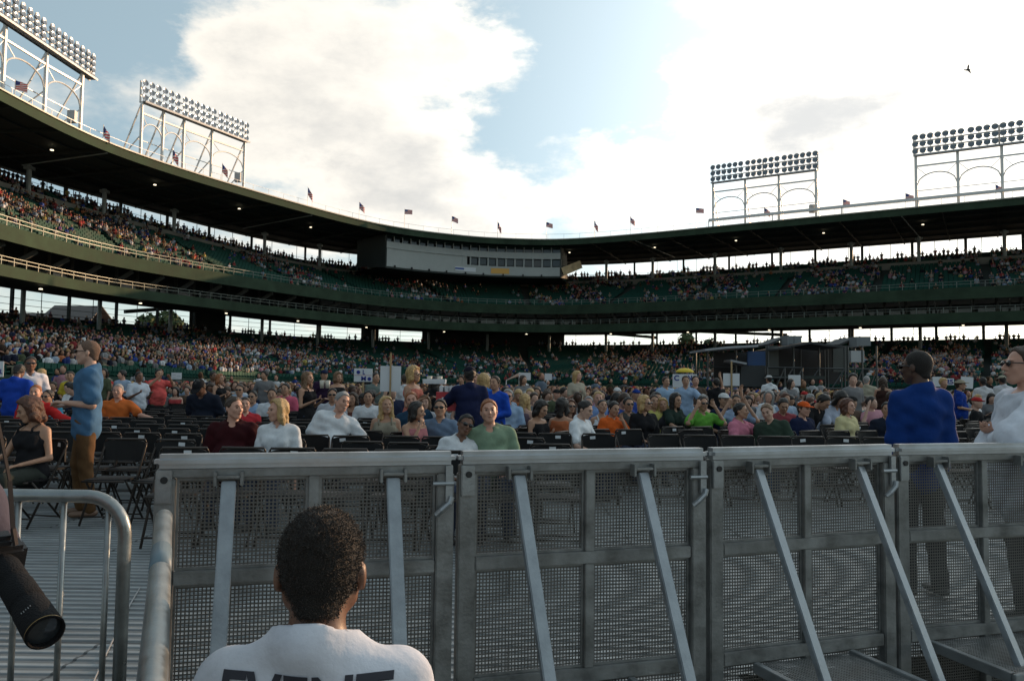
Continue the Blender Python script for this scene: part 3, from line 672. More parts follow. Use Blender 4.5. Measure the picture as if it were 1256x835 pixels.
def barrier(i, label, braces, plat):
    (x0, y0), (x1, y1) = JN[i], JN[i + 1]; w = math.hypot(x1 - x0, y1 - y0) - .012; rz = math.atan2(y1 - y0, x1 - x0)
    r = empty('crowd_barrier', (x0, y0, 0), rz); tag(r, label, 'barrier', 'crowd barrier sections linked in a line')
    r['kind_note'] = ''; del r['kind_note']
    q = MB(); q.box((w / 2, -.005, ZT - .028), (w, .085, .056)); q.build('top_rail', m_rail2, r, bevel=.020)
    q = MB(); q.box((w / 2, .0, ZT - .075), (w - .02, .05, .034)); q.build('under_rail', m_alud, r, bevel=.003)
    for x, ww in ((.042, .075), (w - .042, .075)):
        q = MB(); q.box((x, 0, (ZT - .094 + ZB) / 2), (ww, .06, ZT - .094 - ZB)); q.build('end_post', m_alud, r, bevel=.005)
    q = MB(); zc = [ZB, .095, .155, .62, .675, ZT - .094]
    for a, b in ((ZB, .094), (.156, .614), (.671, ZT - .094)): q.box((w / 2 + .01, 0, (a + b) / 2), (.042, .045, b - a))
    q.build('stile', m_alud, r, bevel=.003)
    q = MB(); q.box((w / 2, .0, .643), (w - .166, .05, .054)); q.build('mid_rail', m_alud, r, bevel=.004)
    q = MB(); q.box((w / 2, .0, .125), (w - .166, .05, .060)); q.build('bottom_rail', m_alud, r, bevel=.004)
    q = MB(); q.box((w / 2, -.002, .118), (0, 0, 0)) if False else None
    x0_, x1_ = .082, w - .082
    for xa, xb in ((x0_, w / 2 - .012), (w / 2 + .032, x1_)):
        for za, zb in ((ZB + .03, .094), (.156, .614), (.671, ZT - .096)):
            key = (round(xb - xa, 2), round(zb - za, 2))
            V, F = perf(xb - xa, za, zb, .012)
            o = np_mesh('perforated_panel', V, F, m_perf, r); o.location.x = xa
            # thin flat edging round each sheet
    q = MB(); e = .010
    for xa, xb in ((x0_, w / 2 - .012), (w / 2 + .032, x1_)):
        for za, zb in ((.156, .614), (.671, ZT - .096)):
            for bx_, bz, sx, sz in (((xa + xb) / 2, za + e / 2, xb - xa, e), ((xa + xb) / 2, zb - e / 2, xb - xa, e), (xa + e / 2, (za + zb) / 2, e, zb - za - 2 * e), (xb - e / 2, (za + zb) / 2, e, zb - za - 2 * e)):
                q.box((bx_, .006, bz), (sx, .012, sz))
    q.build('sheet_edging', m_alud, r)
    # corner plate with hole, latch hook
    q = MB(); q.box((.040, -.040, ZT - .125), (.060, .012, .130)); pl = q.build('corner_plate', m_alu, r, bevel=.004)
    q = MB(); q.tube([(.042, -.046, ZT - .098), (.042, -.052, ZT - .098)], .014, 14); q.build('bolt_hole', m_blk, pl)
    q = MB(); q.box((w - .03, -.042, ZT - .135), (.03, .014, .15)); q.tube([(w - .10, -.045, ZT - .135), (w - .01, -.045, ZT - .135)], .010, 8); q.tube([(w - .02, -.055, ZT - .19), (w - .03, -.06, ZT - .215), (w - .065, -.06, ZT - .245), (w - .085, -.05, ZT - .265)], .013, 8); q.build('latch', m_alu, r, bevel=0)
    for bx in braces:
        q = MB(); xa, xb = bx; top = Vector((xa, -.035, ZT - .11)); bot = Vector((xb, -.53, ZB + .03))
        q.bar(top, bot, .056, .03); b_ = q.build('brace', m_brace, r, bevel=.004)
        q = MB(); 
        for dx in (-.05, .05): q.box((xa + dx, -.045, ZT - .095), (.012, .05, .055))
        q.box((xa, -.045, ZT - .088), (.085, .045, .012)); q.build('bracket', m_alud, b_, bevel=.002)
        q = MB(); q.box((xb, -.53, ZB + .015), (.10, .12, .02)); q.build('foot', m_alud, b_)
    # step platform on the pit side
    xa, xb = plat; q = MB(); zz = .075
    for x in (xa, xb): q.box((x, -.28, zz), (.035, .50, .05))
    q.box(((xa + xb) / 2, -.53, zz), (xb - xa + .035, .03, .05)); p_ = q.build('step_frame', m_alu, r, bevel=.003)
    V, F = perf(xb - xa - .035, -.50, -.03, 0, .016); V = V[:, [0, 2, 1]]; V[:, 2] += zz + .012
    o = np_mesh('step_tread', V, F[:, ::-1], m_alud, p_); o.location = (xa + .0175, 0, 0)
    return r
barrier(0, 'leftmost barrier section, directly behind the seated man in the printed shirt', ((.28, .28), (.93, .95)), (.30, .95))
barrier(1, 'second barrier section from the left, between the seated man and the folding seats', ((.27, .33), (.87, .95)), (.30, .82))
barrier(2, 'third barrier section from the left, two leaning braces and a clear step platform', ((.27, .38), (.90, 1.02)), (.26, .84))
barrier(3, 'rightmost barrier section, in front of the man in the white shirt', ((.26, .40), (.86, 1.0)), (.20, .86))
# ------------------------------------------------------------------ tubular barricades at the left
m_tube = mat('galvanised tube', (.27, .29, .29), .38, .8, var=.25, scale=14, bump=.12, bscale=50)
q0 = at(0, 607, 2.55); zt = q0.z
r = empty('steel_barricade', (-1.25, 2.55, 0)); tag(r, 'steel barricade with thin upright bars below its curved top tube', 'barricade', 'tube barricades at the lower left')
q = MB(); pts = [(-1.9, 0, zt), (-.115, 0, zt)]
for k in range(1, 8):
    a = R(90 * k / 7); pts.append((-.115 + .125 * math.sin(a), 0, zt - .125 + .125 * math.cos(a)))
pts += [(.01, 0, .12)]; q.tube(pts, .021, 14); q.build('frame_tube', m_tube, r, smooth=True)
for px in (-130, -60, 19, 75, 130):
    p = at(px, 700, 2.55); q = MB(); q.tube([(p.x + 1.25, 0, zt), (p.x + 1.25, 0, .16)], .0095, 10); q.build('bar', m_tube, r, smooth=True)
q = MB(); q.tube([(-1.9, 0, .16), (.01, 0, .16)], .015, 10); q.build('bottom_tube', m_tube, r, smooth=True)
A_ = at(201, 634, 2.35); B_ = at(185, 860, 1.22); 
r = empty('steel_barricade', (A_.x, A_.y, 0)); tag(r, 'near barricade whose thick taped top tube points toward the viewer', 'barricade', 'tube barricades at the lower left')
q = MB(); d = (B_ - A_); a0 = Vector((0, 0, A_.z)); q.tube([a0 - d * .035 - Vector((0, 0, .05)), a0 - d * .028 - Vector((0, 0, .018)), a0 - d * .012 - Vector((0, 0, .003)), a0, a0 + d, a0 + d * 1.5], [.021, .024, .024, .024, .024, .024], 18); q.build('frame_tube', m_tube, r, smooth=True)
q = MB(); q.tube([a0 - d * .035 - Vector((0, 0, .03)), Vector((-d.x * .035, -d.y * .035, .05))], .021, 12); q.build('end_tube', m_tube, r, smooth=True)
q = MB(); q.tube([a0 + d * .30, a0 + d * .45], .0248, 18); q.build('tape_band', mat('blue tape', (.12, .17, .20), .5), r, smooth=True)
for t in (.75, 1.1, 1.4):
    q = MB(); q.tube([a0 + d * t, Vector(((d * t).x, (d * t).y, .1))], .0095, 8); q.build('bar', m_tube, r, smooth=True)
# thin cable lying over the deck behind the barricade
c = MB(); pts = [at(172, 715, 1.42 * 958 / (715 - 464)), at(160, 735, 1.42 * 958 / (735 - 464)), at(140, 775, 1.42 * 958 / (775 - 464)), at(122, 812, 1.42 * 958 / (812 - 464)), at(104, 850, 1.42 * 958 / (850 - 464))]
for p in pts: p.z = .006
c.tube(pts, .0045, 6); tag(c.build('cable', mat('grey cable', (.30, .30, .30), .6), smooth=True), 'thin pale cable lying across the ribbed deck behind the barricade', 'cable')
# ------------------------------------------------------------------ figures: signed-distance bodies meshed with surface nets
def surface_nets(f, org, h):
    s = f < 0
    c = [s[i:f.shape[0] - 1 + i, j:f.shape[1] - 1 + j, k:f.shape[2] - 1 + k] for i in (0, 1) for j in (0, 1) for k in (0, 1)]
    cnt = sum(x.astype(np.int8) for x in c); act = (cnt > 0) & (cnt < 8); idx = -np.ones(act.shape, np.int64); I = np.argwhere(act); idx[tuple(I.T)] = np.arange(len(I))
    acc = np.zeros((len(I), 3)); num = np.zeros(len(I)); corners = [(i, j, k) for i in (0, 1) for j in (0, 1) for k in (0, 1)]
    vals = [f[I[:, 0] + i, I[:, 1] + j, I[:, 2] + k] for i, j, k in corners]
    for a in range(8):
        for b in range(a + 1, 8):
            d = np.array(corners[b]) - np.array(corners[a])
            if np.abs(d).sum() != 1: continue
            va, vb = vals[a], vals[b]; cr = (va < 0) != (vb < 0); t = np.where(cr, va / np.where(cr, va - vb, 1), 0)
            acc += cr[:, None] * (np.array(corners[a])[None] + t[:, None] * d[None]); num += cr
    V = (I + acc / num[:, None]) * h + org; F = []
    for ax in range(3):
        o1, o2 = [(1, 2), (2, 0), (0, 1)][ax]; a = [slice(None)] * 3; b = [slice(None)] * 3; a[ax] = slice(0, -1); b[ax] = slice(1, None)
        sa, sb_ = s[tuple(a)], s[tuple(b)]; E = np.argwhere(sa != sb_); E = E[(E[:, o1] > 0) & (E[:, o2] > 0) & (E[:, o1] < f.shape[o1] - 1) & (E[:, o2] < f.shape[o2] - 1)]
        if not len(E): continue
        fl = sa[tuple(E.T)]; q = []
        for (u, v) in ((0, 0), (1, 0), (1, 1), (0, 1)):
            e = E.copy(); e[:, o1] -= u; e[:, o2] -= v; q.append(idx[tuple(e.T)])
        q = np.stack(q, 1); q[~fl] = q[~fl][:, ::-1]; F.append(q)
    return V, np.concatenate(F) if F else np.zeros((0, 4), int)
def wob(X, amp, seed=0, fr_=1.0):
    a = seed * 1.7; x, y, z = X
    return amp * (np.sin(x * 31 * fr_ + a + 4 * np.sin(z * 9 * fr_ + a)) * np.sin(z * 23 * fr_ + 2 * a + 3 * np.sin(y * 13 * fr_)) + .5 * np.sin(z * 51 * fr_ + 17 * x + a) * np.sin(y * 43 * fr_ + a))
class Fld:
    def __init__(s): s.p = []
    def cone(s, a, b, r0, r1, k=.02, flat=None, op='u'):
        s.p.append(('c', np.array(a, float), np.array(b, float), r0, r1, k, flat, op)); return s
    def ell(s, c, r, k=.02, M=None, op='u'):
        s.p.append(('e', np.array(c, float), np.array(r, float), M, 0, k, None, op)); return s
    def cut(s, c, n, k=.004):      # keep the side where dot(p-c,n)<0
        s.p.append(('h', np.array(c, float), np.array(n, float) / np.linalg.norm(n), 0, 0, k, None, 'i')); return s
    def mesh(s, h=.014, wamp=0, seed=0, wf=1.0):
        lo = np.array([9e9] * 3); hi = -lo
        for t, a, b, r0, r1, k, fl, op in s.p:
            if op != 'u': continue
            if t == 'c': m = max(r0, r1) * (max(fl[1], 1) if fl else 1); lo = np.minimum(lo, np.minimum(a, b) - m); hi = np.maximum(hi, np.maximum(a, b) + m)
            else: m = max(b); lo = np.minimum(lo, a - m); hi = np.maximum(hi, a + m)
        lo -= 3 * h + .02; hi += 3 * h + .02; n = np.ceil((hi - lo) / h).astype(int) + 1; f = np.full(n, .5, np.float32)
        ax = [lo[i] + np.arange(n[i]) * h for i in range(3)]
        for t, a, b, r0, r1, k, fl, op in s.p:
            if t == 'h': X = [q.astype(np.float32) for q in np.meshgrid(*ax, indexing='ij', sparse=True)]; d = sum((X[i] - a[i]) * b[i] for i in range(3)); f = np.maximum(f, d); continue
            if t == 'c': m = max(r0, r1) * (max(fl[1], 1) if fl else 1); l = np.minimum(a, b) - m - 2 * k - 2 * h; u = np.maximum(a, b) + m + 2 * k + 2 * h
            else: m = max(b); l = a - m - 2 * k - 2 * h; u = a + m + 2 * k + 2 * h
            i0 = np.clip(((l - lo) / h).astype(int), 0, n); i1 = np.clip(((u - lo) / h).astype(int) + 1, 0, n)
            if (i1 <= i0).any(): continue
            sl_ = tuple(slice(i0[i], i1[i]) for i in range(3)); X = np.meshgrid(*[ax[i][sl_[i]] for i in range(3)], indexing='ij')
            if t == 'c':
                if fl is not None:      # anisotropic: squash along direction fl[0] by factor fl[1]
                    dv = np.array(fl[0], float); dv /= np.linalg.norm(dv); q = sum((X[i] - a[i]) * dv[i] for i in range(3)); qb = float(np.dot(b - a, dv))
                    g = 1 / fl[1] - 1; X = [X[i] + q * dv[i] * g for i in range(3)]; b = b + dv * qb * g
                ab = b - a; L2 = float(ab @ ab) + 1e-12; tt = np.clip(sum((X[i] - a[i]) * ab[i] for i in range(3)) / L2, 0, 1)
                d = np.sqrt(sum((X[i] - a[i] - tt * ab[i]) ** 2 for i in range(3))) - (r0 + (r1 - r0) * tt)
                if fl is not None: d = d * min(1, fl[1]) if fl[1] < 1 else d
            else:
                Y = [X[i] - a[i] for i in range(3)]
                if r0 is not None:
                    Mi = np.array(r0).T; Y = [sum(Mi[i][j] * Y[j] for j in range(3)) for i in range(3)]
                k0 = np.sqrt(sum((Y[i] / b[i]) ** 2 for i in range(3))); k1 = np.sqrt(sum((Y[i] / b[i] ** 2) ** 2 for i in range(3))) + 1e-9; d = k0 * (k0 - 1) / k1
            g = f[sl_]
            if op == 'u':
                hh = np.clip(.5 + .5 * (g - d) / k, 0, 1); f[sl_] = g * (1 - hh) + d * hh - k * hh * (1 - hh)
            elif op == 's':
                hh = np.clip(.5 - .5 * (g + d) / k, 0, 1); f[sl_] = g * (1 - hh) - d * hh + k * hh * (1 - hh)
            elif op == 'i': f[sl_] = np.maximum(g, d)
        if wamp:
            X = np.meshgrid(*ax, indexing='ij', sparse=True); f = f + wob(X, wamp, seed, wf)
        return surface_nets(f, lo, h)
V3 = lambda *a: np.array(a, float)
def rotm(lean=0, roll=0, yaw=0): return np.array((Matrix.Rotation(R(yaw), 3, 'Z') @ Matrix.Rotation(R(roll), 3, 'Y') @ Matrix.Rotation(R(lean), 3, 'X')))
ARMS = {'down': ((.05, .0, -.29), (.05, -.06, -.54)), 'lap': ((.06, .0, -.28), (-.06, -.24, -.34)), 'front': ((.05, .02, -.28), (-.10, -.22, -.22)), 'hold': ((.05, -.04, -.28), (-.03, -.27, -.17)),
        'head': ((.14, -.16, -.10), (-.02, -.14, .17)), 'up': ((.10, -.14, .10), (.06, -.18, .36)), 'out': ((.18, -.06, -.17), (.40, -.16, -.22)), 'chin': ((.03, -.18, -.22), (-.10, -.18, .02)),
        'knee': ((.08, -.10, -.26), (.02, -.36, -.32)), 'back': ((.10, .06, -.26), (.02, .16, -.44)), 'fold': ((.07, .0, -.27), (-.16, -.19, -.20)), 'reach': ((.10, -.22, -.16), (.10, -.46, -.20)), 'photo': ((.10, -.20, -.05), (-.06, -.34, .14))}
SKIN = {'light': (.50, .30, .22), 'pink': (.52, .28, .20), 'tan': (.40, .22, .14), 'brown': (.16, .075, .045), 'dark': (.075, .036, .022)}
HAIRC = {'brown': (.045, .025, .014), 'dark': (.012, .009, .007), 'blond': (.42, .27, .11), 'auburn': (.085, .030, .015), 'red': (.26, .09, .03), 'grey': (.26, .25, .24), 'lightbrown': (.16, .09, .045), 'white': (.5, .5, .48), 'cropped': (.13, .075, .05)}
def skinmat(t): return mat('skin ' + t, SKIN[t], .52, var=.10, scale=14, bump=.05, bscale=160)
def hairmat(t): return mat('hair ' + t, HAIRC[t], .55, var=.35, scale=40, bump=.7, bscale=160, stretch=(1, 1, .25))
def cloth(c, r=.95): return mat('cloth %.3f %.3f %.3f' % tuple(c), c, r, var=.16, scale=7, bump=.5, bscale=26, spec=.15)
class Fig:
    def __init__(s, pose='sit', lean=0, roll=0, twist=0, head=0, nod=0, tilt=0, arms=('lap', 'lap'), fem=False, build=1.0, step=.0, knees=0, thigh=0, neck=0.0):
        s.nk = neck; s.pose = pose; s.fem = fem; s.bd = build; st = pose == 'stand'
        P = V3(0, 0, .93) if st else V3(0, .02, .54)
        T = rotm(lean, roll, twist); s.T = T; sh = (.155 if fem else .185) * (1 + (build - 1) * (.35 if build > 1 else 1.2))
        up = lambda x, y, z: P + T @ V3(x, y, z); nk = s.nk
        s.P = P; s.waist = up(0, 0, .15); s.chest = up(0, .0, .33); s.neck0 = up(0, .015, .50); s.sh = [up(-sh, .01, .438), up(sh, .01, .438)]
        Hd = rotm(nod, tilt, head); s.Hd = T @ Hd if True else Hd; s.hc = s.neck0 + T @ V3(0, -.015, .048 + neck) + s.Hd @ V3(0, -.018, .108)
        s.el = []; s.wr = []
        for i, sg in enumerate((-1, 1)):
            a = ARMS[arms[i]] if isinstance(arms[i], str) else arms[i]
            e = V3(a[0][0] * sg, a[0][1], a[0][2]); w = V3(a[1][0] * sg, a[1][1], a[1][2]); s.el.append(s.sh[i] + T @ e); s.wr.append(s.sh[i] + T @ w)
        hw = .085 if not fem else .09
        Tp = rotm(0, 0, twist * .3)
        if st:
            s.hip = [P + V3(-hw, 0, -.02), P + V3(hw, 0, -.02)]; s.kn = [V3(-.10, -.02 - step, .50), V3(.10, -.02 + step * .6, .50)]; s.an = [V3(-.115, .02 - step, .085), V3(.115, .02 + step, .085)]
        else:
            s.hip = [P + V3(-hw, 0, -.01), P + V3(hw, 0, -.01)]; s.kn = [V3(-.12, -.42, .52), V3(.12, -.42, .52)]; s.an = [V3(-.13, -.36 - .0, .085), V3(.13, -.40, .085)]
            if knees:
                Q = np.array(Matrix.Rotation(R(knees), 3, 'Z')); s.kn = [Q @ k for k in s.kn]; s.an = [Q @ k for k in s.an]; s.hip = [P + Q @ (k - P) for k in s.hip]
        s.top = s.hc[2] + .118
    def torso(s, f, inf=0, k=.045):
        b = s.bd; T = s.T; fw = T @ V3(0, 1, 0); m = s.fem; kw = dict(k=k, flat=(fw, .66))
        f.cone(s.P + T @ V3(-.045, 0, .0), s.P + T @ V3(.045, 0, .0), (.125 if not m else .135) * b + inf, (.125 if not m else .135) * b + inf, k=k, flat=(fw, .80))
        f.cone(s.P, s.waist, .14 * b + inf, (.128 if m else .145) * b + inf, k=k, flat=(fw, .74 if b < 1.1 else .95)); f.cone(s.waist, s.chest, (.125 if m else .14) * b + inf, (.145 if m else .165) * (b * .5 + .5) + inf, **kw)
        f.cone(s.chest + T @ V3(-.05, 0, .04), s.chest + T @ V3(.05, 0, .04), .115 + inf, .115 + inf, k=k, flat=(fw, .85))
        f.cone(s.sh[0] + T @ V3(.03, 0, -.022), s.sh[1] + T @ V3(-.03, 0, -.022), .056 + inf, .056 + inf, k=k * .8)
        for i, sg in enumerate((-1, 1)): f.cone(s.neck0 + T @ V3(sg * .035, .018, -.008), s.sh[i] + T @ V3(-sg * .035, 0, .008), .042 + inf * .7, .042 + inf * .7, k=.02)
        f.cone(s.neck0 + T @ V3(0, .01, -.09), s.neck0 + T @ V3(0, .006, -.01), .09 + inf, .058 + inf * .6, k=.03, flat=(fw, .82))
        if m:
            for sg in (-1, 1): f.ell(s.chest + T @ V3(sg * .066, -.088, -.01), (.058 + inf, .046 + inf, .056 + inf), k=.05)
        elif b > 1.1: f.ell(s.waist + T @ V3(0, -.07 * b, -.02), (.15 * b + inf, .12 * b + inf, .15 + inf), k=.05)
    def body(s, h=.014, fingers=True, skin='light', hi=False):
        f = Fld(); T = s.T; b = s.bd; s.torso(f, -.004)
        ar = .82 if s.fem else 1.0
        for i in (0, 1):
            f.cone(s.sh[i], s.el[i], .050 * ar * (b * .4 + .6), .038 * ar, k=.03); f.cone(s.el[i], s.wr[i], .038 * ar, .025 * ar, k=.015)
            dv = s.wr[i] - s.el[i]; dv /= np.linalg.norm(dv); side = np.cross(dv, T @ V3(0, 0, 1) if abs(dv[2]) < .8 else T @ V3(0, 1, 0)); side /= np.linalg.norm(side) + 1e-9; pn = np.cross(side, dv)
            sg = -1 if i == 0 else 1; inn = T @ V3(-sg, 0, 0); 
            if np.dot(side, inn) < 0: side = -side
            pc = s.wr[i] + dv * .045; f.cone(s.wr[i], pc + dv * .035, .024, .036 * ar, k=.012, flat=(pn, .5))
            if fingers:
                for q in range(4):
                    o = (q - 1.5) * .0195; ln = (.062, .074, .070, .054)[q]; st_ = pc + dv * .04 + side * (-o); md = st_ + dv * ln * .5 - pn * .012 * sg; en = md + dv * ln * .34 - pn * .030 * sg
                    f.cone(st_, md, .0098, .0088, k=.004); f.cone(md, en, .0088, .0075, k=.003)
                tb = s.wr[i] + dv * .02 + side * .022; f.cone(tb, tb + side * .028 + dv * .035, .013, .0105, k=.008); f.cone(tb + side * .028 + dv * .035, tb + side * .030 + dv * .062, .0105, .0085, k=.003)
            else: f.cone(pc, pc + dv * .08, .03, .022, k=.01, flat=(pn, .5))
            f.cone(s.hip[i], s.kn[i], .082, .053, k=.03); f.cone(s.kn[i], s.kn[i] * .55 + s.an[i] * .45, .05, .052, k=.02); f.cone(s.kn[i] * .55 + s.an[i] * .45, s.an[i], .05, .034, k=.02)
            ft = V3(0, -1, 0); an = s.an[i]; f.cone(an + V3(0, .02, -.045), an + V3(0, -.13, -.055), .036, .028, k=.02, flat=((0, 0, 1), .8))
        s._head(f); V, F = f.mesh(h); return V, F
    def _head(s, f, dx=0):
        H = s.Hd; c = s.hc; g = lambda x, y, z: c + H @ V3(x, y, z)
        f.cone(s.neck0 + s.T @ V3(0, .01, -.03), g(0, .022, -.06), .058 if not s.fem else .048, .052 if not s.fem else .045, k=.02)
        f.ell(g(0, .012, .030), (.076, .096, .088), k=.02, M=H); f.ell(g(0, -.03, -.015), (.064, .066, .074), k=.02, M=H)
        f.cone(g(0, -.040, -.050), g(0, -.058, -.086), .046, .030, k=.02)
        for sg in (-1, 1):
            f.cone(g(sg * .048, .0, -.045), g(sg * .022, -.055, -.088), .026, .020, k=.02)
            f.ell(g(sg * .041, -.066, -.018), (.020, .018, .018), k=.015, M=H); f.ell(g(sg * .080, .016, -.006), (.010, .020, .031), k=.006, M=H)
            f.ell(g(sg * .031, -.104, .012), (.017, .014, .012), k=.012, M=H, op='s')
            f.cone(g(sg * .014, -.096, .032), g(sg * .046, -.082, .032), .008, .006, k=.010)
        f.cone(g(0, -.094, .014), g(0, -.117, -.022), .008, .0115, k=.009); f.ell(g(0, -.100, -.026), (.019, .012, .009), k=.006, M=H)
        f.ell(g(0, -.094, -.050), (.024, .010, .006), k=.005, M=H); f.ell(g(0, -.092, -.060), (.020, .010, .007), k=.005, M=H)
    def place(s, f): pass
SHARE = {}
def person(label, loc, yaw, fig, top=(.5, .5, .5), sleeve='short', bottom=(.04, .05, .08), bot='long', hair=('short', 'brown'), skin='light', shoes=(.03, .03, .03), glasses=None, hat=None, collar=False, h=.014,
           scale=1.0, group=None, extra=None, straps=False, mouth=True, fingers=True, loose=.016, shirt_len=0.0, wamp=.006):
    root = empty('person', loc, R(yaw)); tag(root, label, 'person', group); root.scale = (scale,) * 3
    H = fig.Hd; c = fig.hc; g = lambda x, y, z: c + H @ V3(x, y, z); T = fig.T
    V, F = fig.body(h, fingers); sm = skinmat(skin); np_mesh('body', V, F, sm, root, smooth=True)
    seed = abs(hash(label)) % 50 if False else sum(map(ord, label)) % 50
    # --- shirt
    f = Fld(); b = fig.bd
    fig.torso(f, .012 + loose * .35, k=.04)
    f.cone(fig.P + T @ V3(-.03, 0, -.03 - shirt_len), fig.P + T @ V3(.03, 0, -.03 - shirt_len), .142 * b + loose * .5, .142 * b + loose * .5, k=.03, flat=(T @ V3(0, 1, 0), .82))
    if sleeve != 'tank':
        for i in (0, 1):
            e, w, sh_ = fig.el[i], fig.wr[i], fig.sh[i]
            if sleeve == 'short': f.cone(sh_, sh_ + (e - sh_) * .72, .060 * (b * .4 + .6) + loose * .4, .060 + loose, k=.03)
            else: f.cone(sh_, e, .058 * (b * .4 + .6) + loose * .4, .052 + loose, k=.03); f.cone(e, e + (w - e) * .92, .052 + loose, .036 + loose * .5, k=.02)
    nk = fig.neck0
    if sleeve != 'tank':
        f.cone(nk + T @ V3(0, .022, .0), nk + T @ V3(0, .0, .034), .078, .074, k=.02); f.cut(nk + T @ V3(0, -.005, .030), (T @ V3(0, -.42, 1)))
        f.cone(nk + T @ V3(0, .0, .03), nk + T @ V3(0, -.02, .16), .0585, .085, k=.003, op='s')
        f.ell(nk + T @ V3(0, -.095, .01), (.048, .06, .042 if not collar else .055), k=.01, op='s')
    if sleeve == 'tank':
        f.cut(fig.chest + T @ V3(0, 0, .105 if not straps else .115), T @ V3(0, -.12, 1))
        for i in (0, 1): f.ell(fig.sh[i] + T @ V3((-1, 1)[i] * .045, 0, -.02), (.075, .12, .085), k=.01, op='s')
    if sleeve == 'short':
        for i in (0, 1): pass
    V, F = f.mesh(h, wamp, seed); cl = cloth(top); shirt = np_mesh('shirt', V, F, cl, root, smooth=True)
    if sleeve == 'tank' and straps:
        for sg in (-1, 1):
            q = MB(); pts = [fig.chest + T @ V3(sg * .085, -.115, .06), fig.chest + T @ V3(sg * .088, -.10, .13), fig.sh[0 if sg < 0 else 1] + T @ V3(-sg * .075, -.02, .068), fig.chest + T @ V3(sg * .088, .09, .10)]
            q.tube(pts, .012, 8); q.build('strap', cl, shirt, smooth=True)
    if collar:
        q = MB(); n0 = fig.neck0
        for sg in (-1, 1):
            a = n0 + T @ V3(0, .075, .035); q.tube([n0 + T @ V3(sg * .0, .072, .030), n0 + T @ V3(sg * .058, .03, .024), n0 + T @ V3(sg * .060, -.02, .004), n0 + T @ V3(sg * .022, -.075, -.035)], [.014, .015, .016, .012], 8)
        q.build('collar', cl, shirt, smooth=True)
    # --- trousers or shorts or skirt
    f = Fld(); bm_ = cloth(bottom)
    f.cone(fig.P + V3(-.045, 0, -.02), fig.P + V3(.045, 0, -.02), .140 * b, .140 * b, k=.03, flat=((0, 1, 0), .82))
    for i in (0, 1):
        f.cone(fig.hip[i], fig.kn[i], .095, .068, k=.03)
        if bot == 'long': f.cone(fig.kn[i], fig.an[i] + V3(0, 0, -.01), .066, .056, k=.02)
        elif bot == 'shorts': f.cone(fig.hip[i], fig.hip[i] * .1 + fig.kn[i] * .9, .096, .088, k=.02)
    V, F = f.mesh(h, .004, seed + 3); np_mesh('trousers' if bot == 'long' else 'shorts', V, F, bm_, root, smooth=True)
    for i in (0, 1):
        q = MB(); a = fig.an[i]; f = Fld(); f.cone(a + V3(0, .03, -.045), a + V3(0, -.15, -.052), .044, .036, k=.01, flat=((0, 0, 1), .75)); V, F = f.mesh(max(h, .012)); np_mesh('shoe', V, F, mat('shoe %.2f' % shoes[0], shoes, .5), root, smooth=True)
    # --- hair
    st, hcx = hair
    if st != 'none':
        f = Fld(); th = {'buzz': .003, 'short': .009, 'bob': .020, 'long': .018, 'curly': .035, 'pony': .012, 'afro': .012}[st]; hm = hairmat(hcx) if st != 'buzz' else mat('cropped hair ' + hcx, tuple(q * 1.15 for q in HAIRC[hcx]), .75, var=.55, scale=150, bump=.8, bscale=380)
        f.ell(g(0, .014, .034), (.077 + th, .097 + th, .089 + th), k=.01, M=H)
        if st in ('buzz', 'short', 'afro'): f.cone(g(0, .045, -.02), g(0, .058, -.055), .058 + th * .5, .040 + th * .5, k=.02)
        n = H @ V3(0, -.87, -.49); f.cut(g(0, -.042, .058), n)
        if st in ('buzz', 'short', 'pony', 'afro'):
            f.cut(g(0, .0, -.075), H @ V3(0, 0, -1))
        if st in ('bob', 'long', 'curly'):
            ln = {'bob': -.13, 'long': -.30, 'curly': -.12}[st]; rr = {'bob': .040, 'long': .038, 'curly': .050}[st]
            for sg in (-1, 1):
                f.cone(g(sg * .062, .0, .04), g(sg * .080, .0, ln * .6), rr, rr * .9, k=.02); f.cone(g(sg * .078, .01, ln * .5), g(sg * .072, .035, ln), rr, rr * .6, k=.02)
            f.cone(g(0, .065, .02), g(0, .080, ln), rr * 1.5, rr * 1.1, k=.02); f.cone(g(-.03, .075, 0), g(.04, .09, ln * 1.05), rr * 1.1, rr * .7, k=.02)
        if st == 'pony': f.cone(g(0, .10, .03), g(0, .13, -.05), .03, .035, k=.02); f.cone(g(0, .13, -.05), g(0, .11, -.17), .035, .015, k=.02)
        V, F = f.mesh(min(h, .012), .0055 if st != 'buzz' else .0008, seed, 2.4 if st == 'curly' else 1.7); np_mesh('hair', V, F, hm, root, smooth=True)
    # --- features
    if not glasses:
        for sg in (-1, 1):
            q = MB(); q.ball(g(sg * .031, -.087, .012), (.012, .009, .007), 8, 6); q.build('eye', mat('eye', (.05, .035, .03), .3), root, smooth=True)
    else:
        q = MB(); Mx = Matrix(H.tolist()).to_3x3()
        for sg in (-1, 1):
            q.ball(g(sg * .034, -.100, .012), (.029, .010, .020), 10, 6, M=Mx); q.tube([g(sg * .060, -.092, .016), g(sg * .078, -.04, .016), g(sg * .084, .02, .010)], .0035, 6)
        q.tube([g(-.012, -.108, .016), g(.012, -.108, .016)], .003, 6); q.build('sunglasses', mat('lens black', (.008, .008, .009), .15, spec=.7), root, smooth=True)
    if mouth:
        q = MB(); q.ball(g(0, -.1025, -.055), (.021, .004, 
            .0035 if mouth is True else .006), 8, 5, M=Matrix(H.tolist()).to_3x3()); q.build('mouth', mat('lips', (.22, .07, .06), .5) if mouth is True else mat('teeth', (.45, .38, .33), .4), root, smooth=True)
    q = MB()
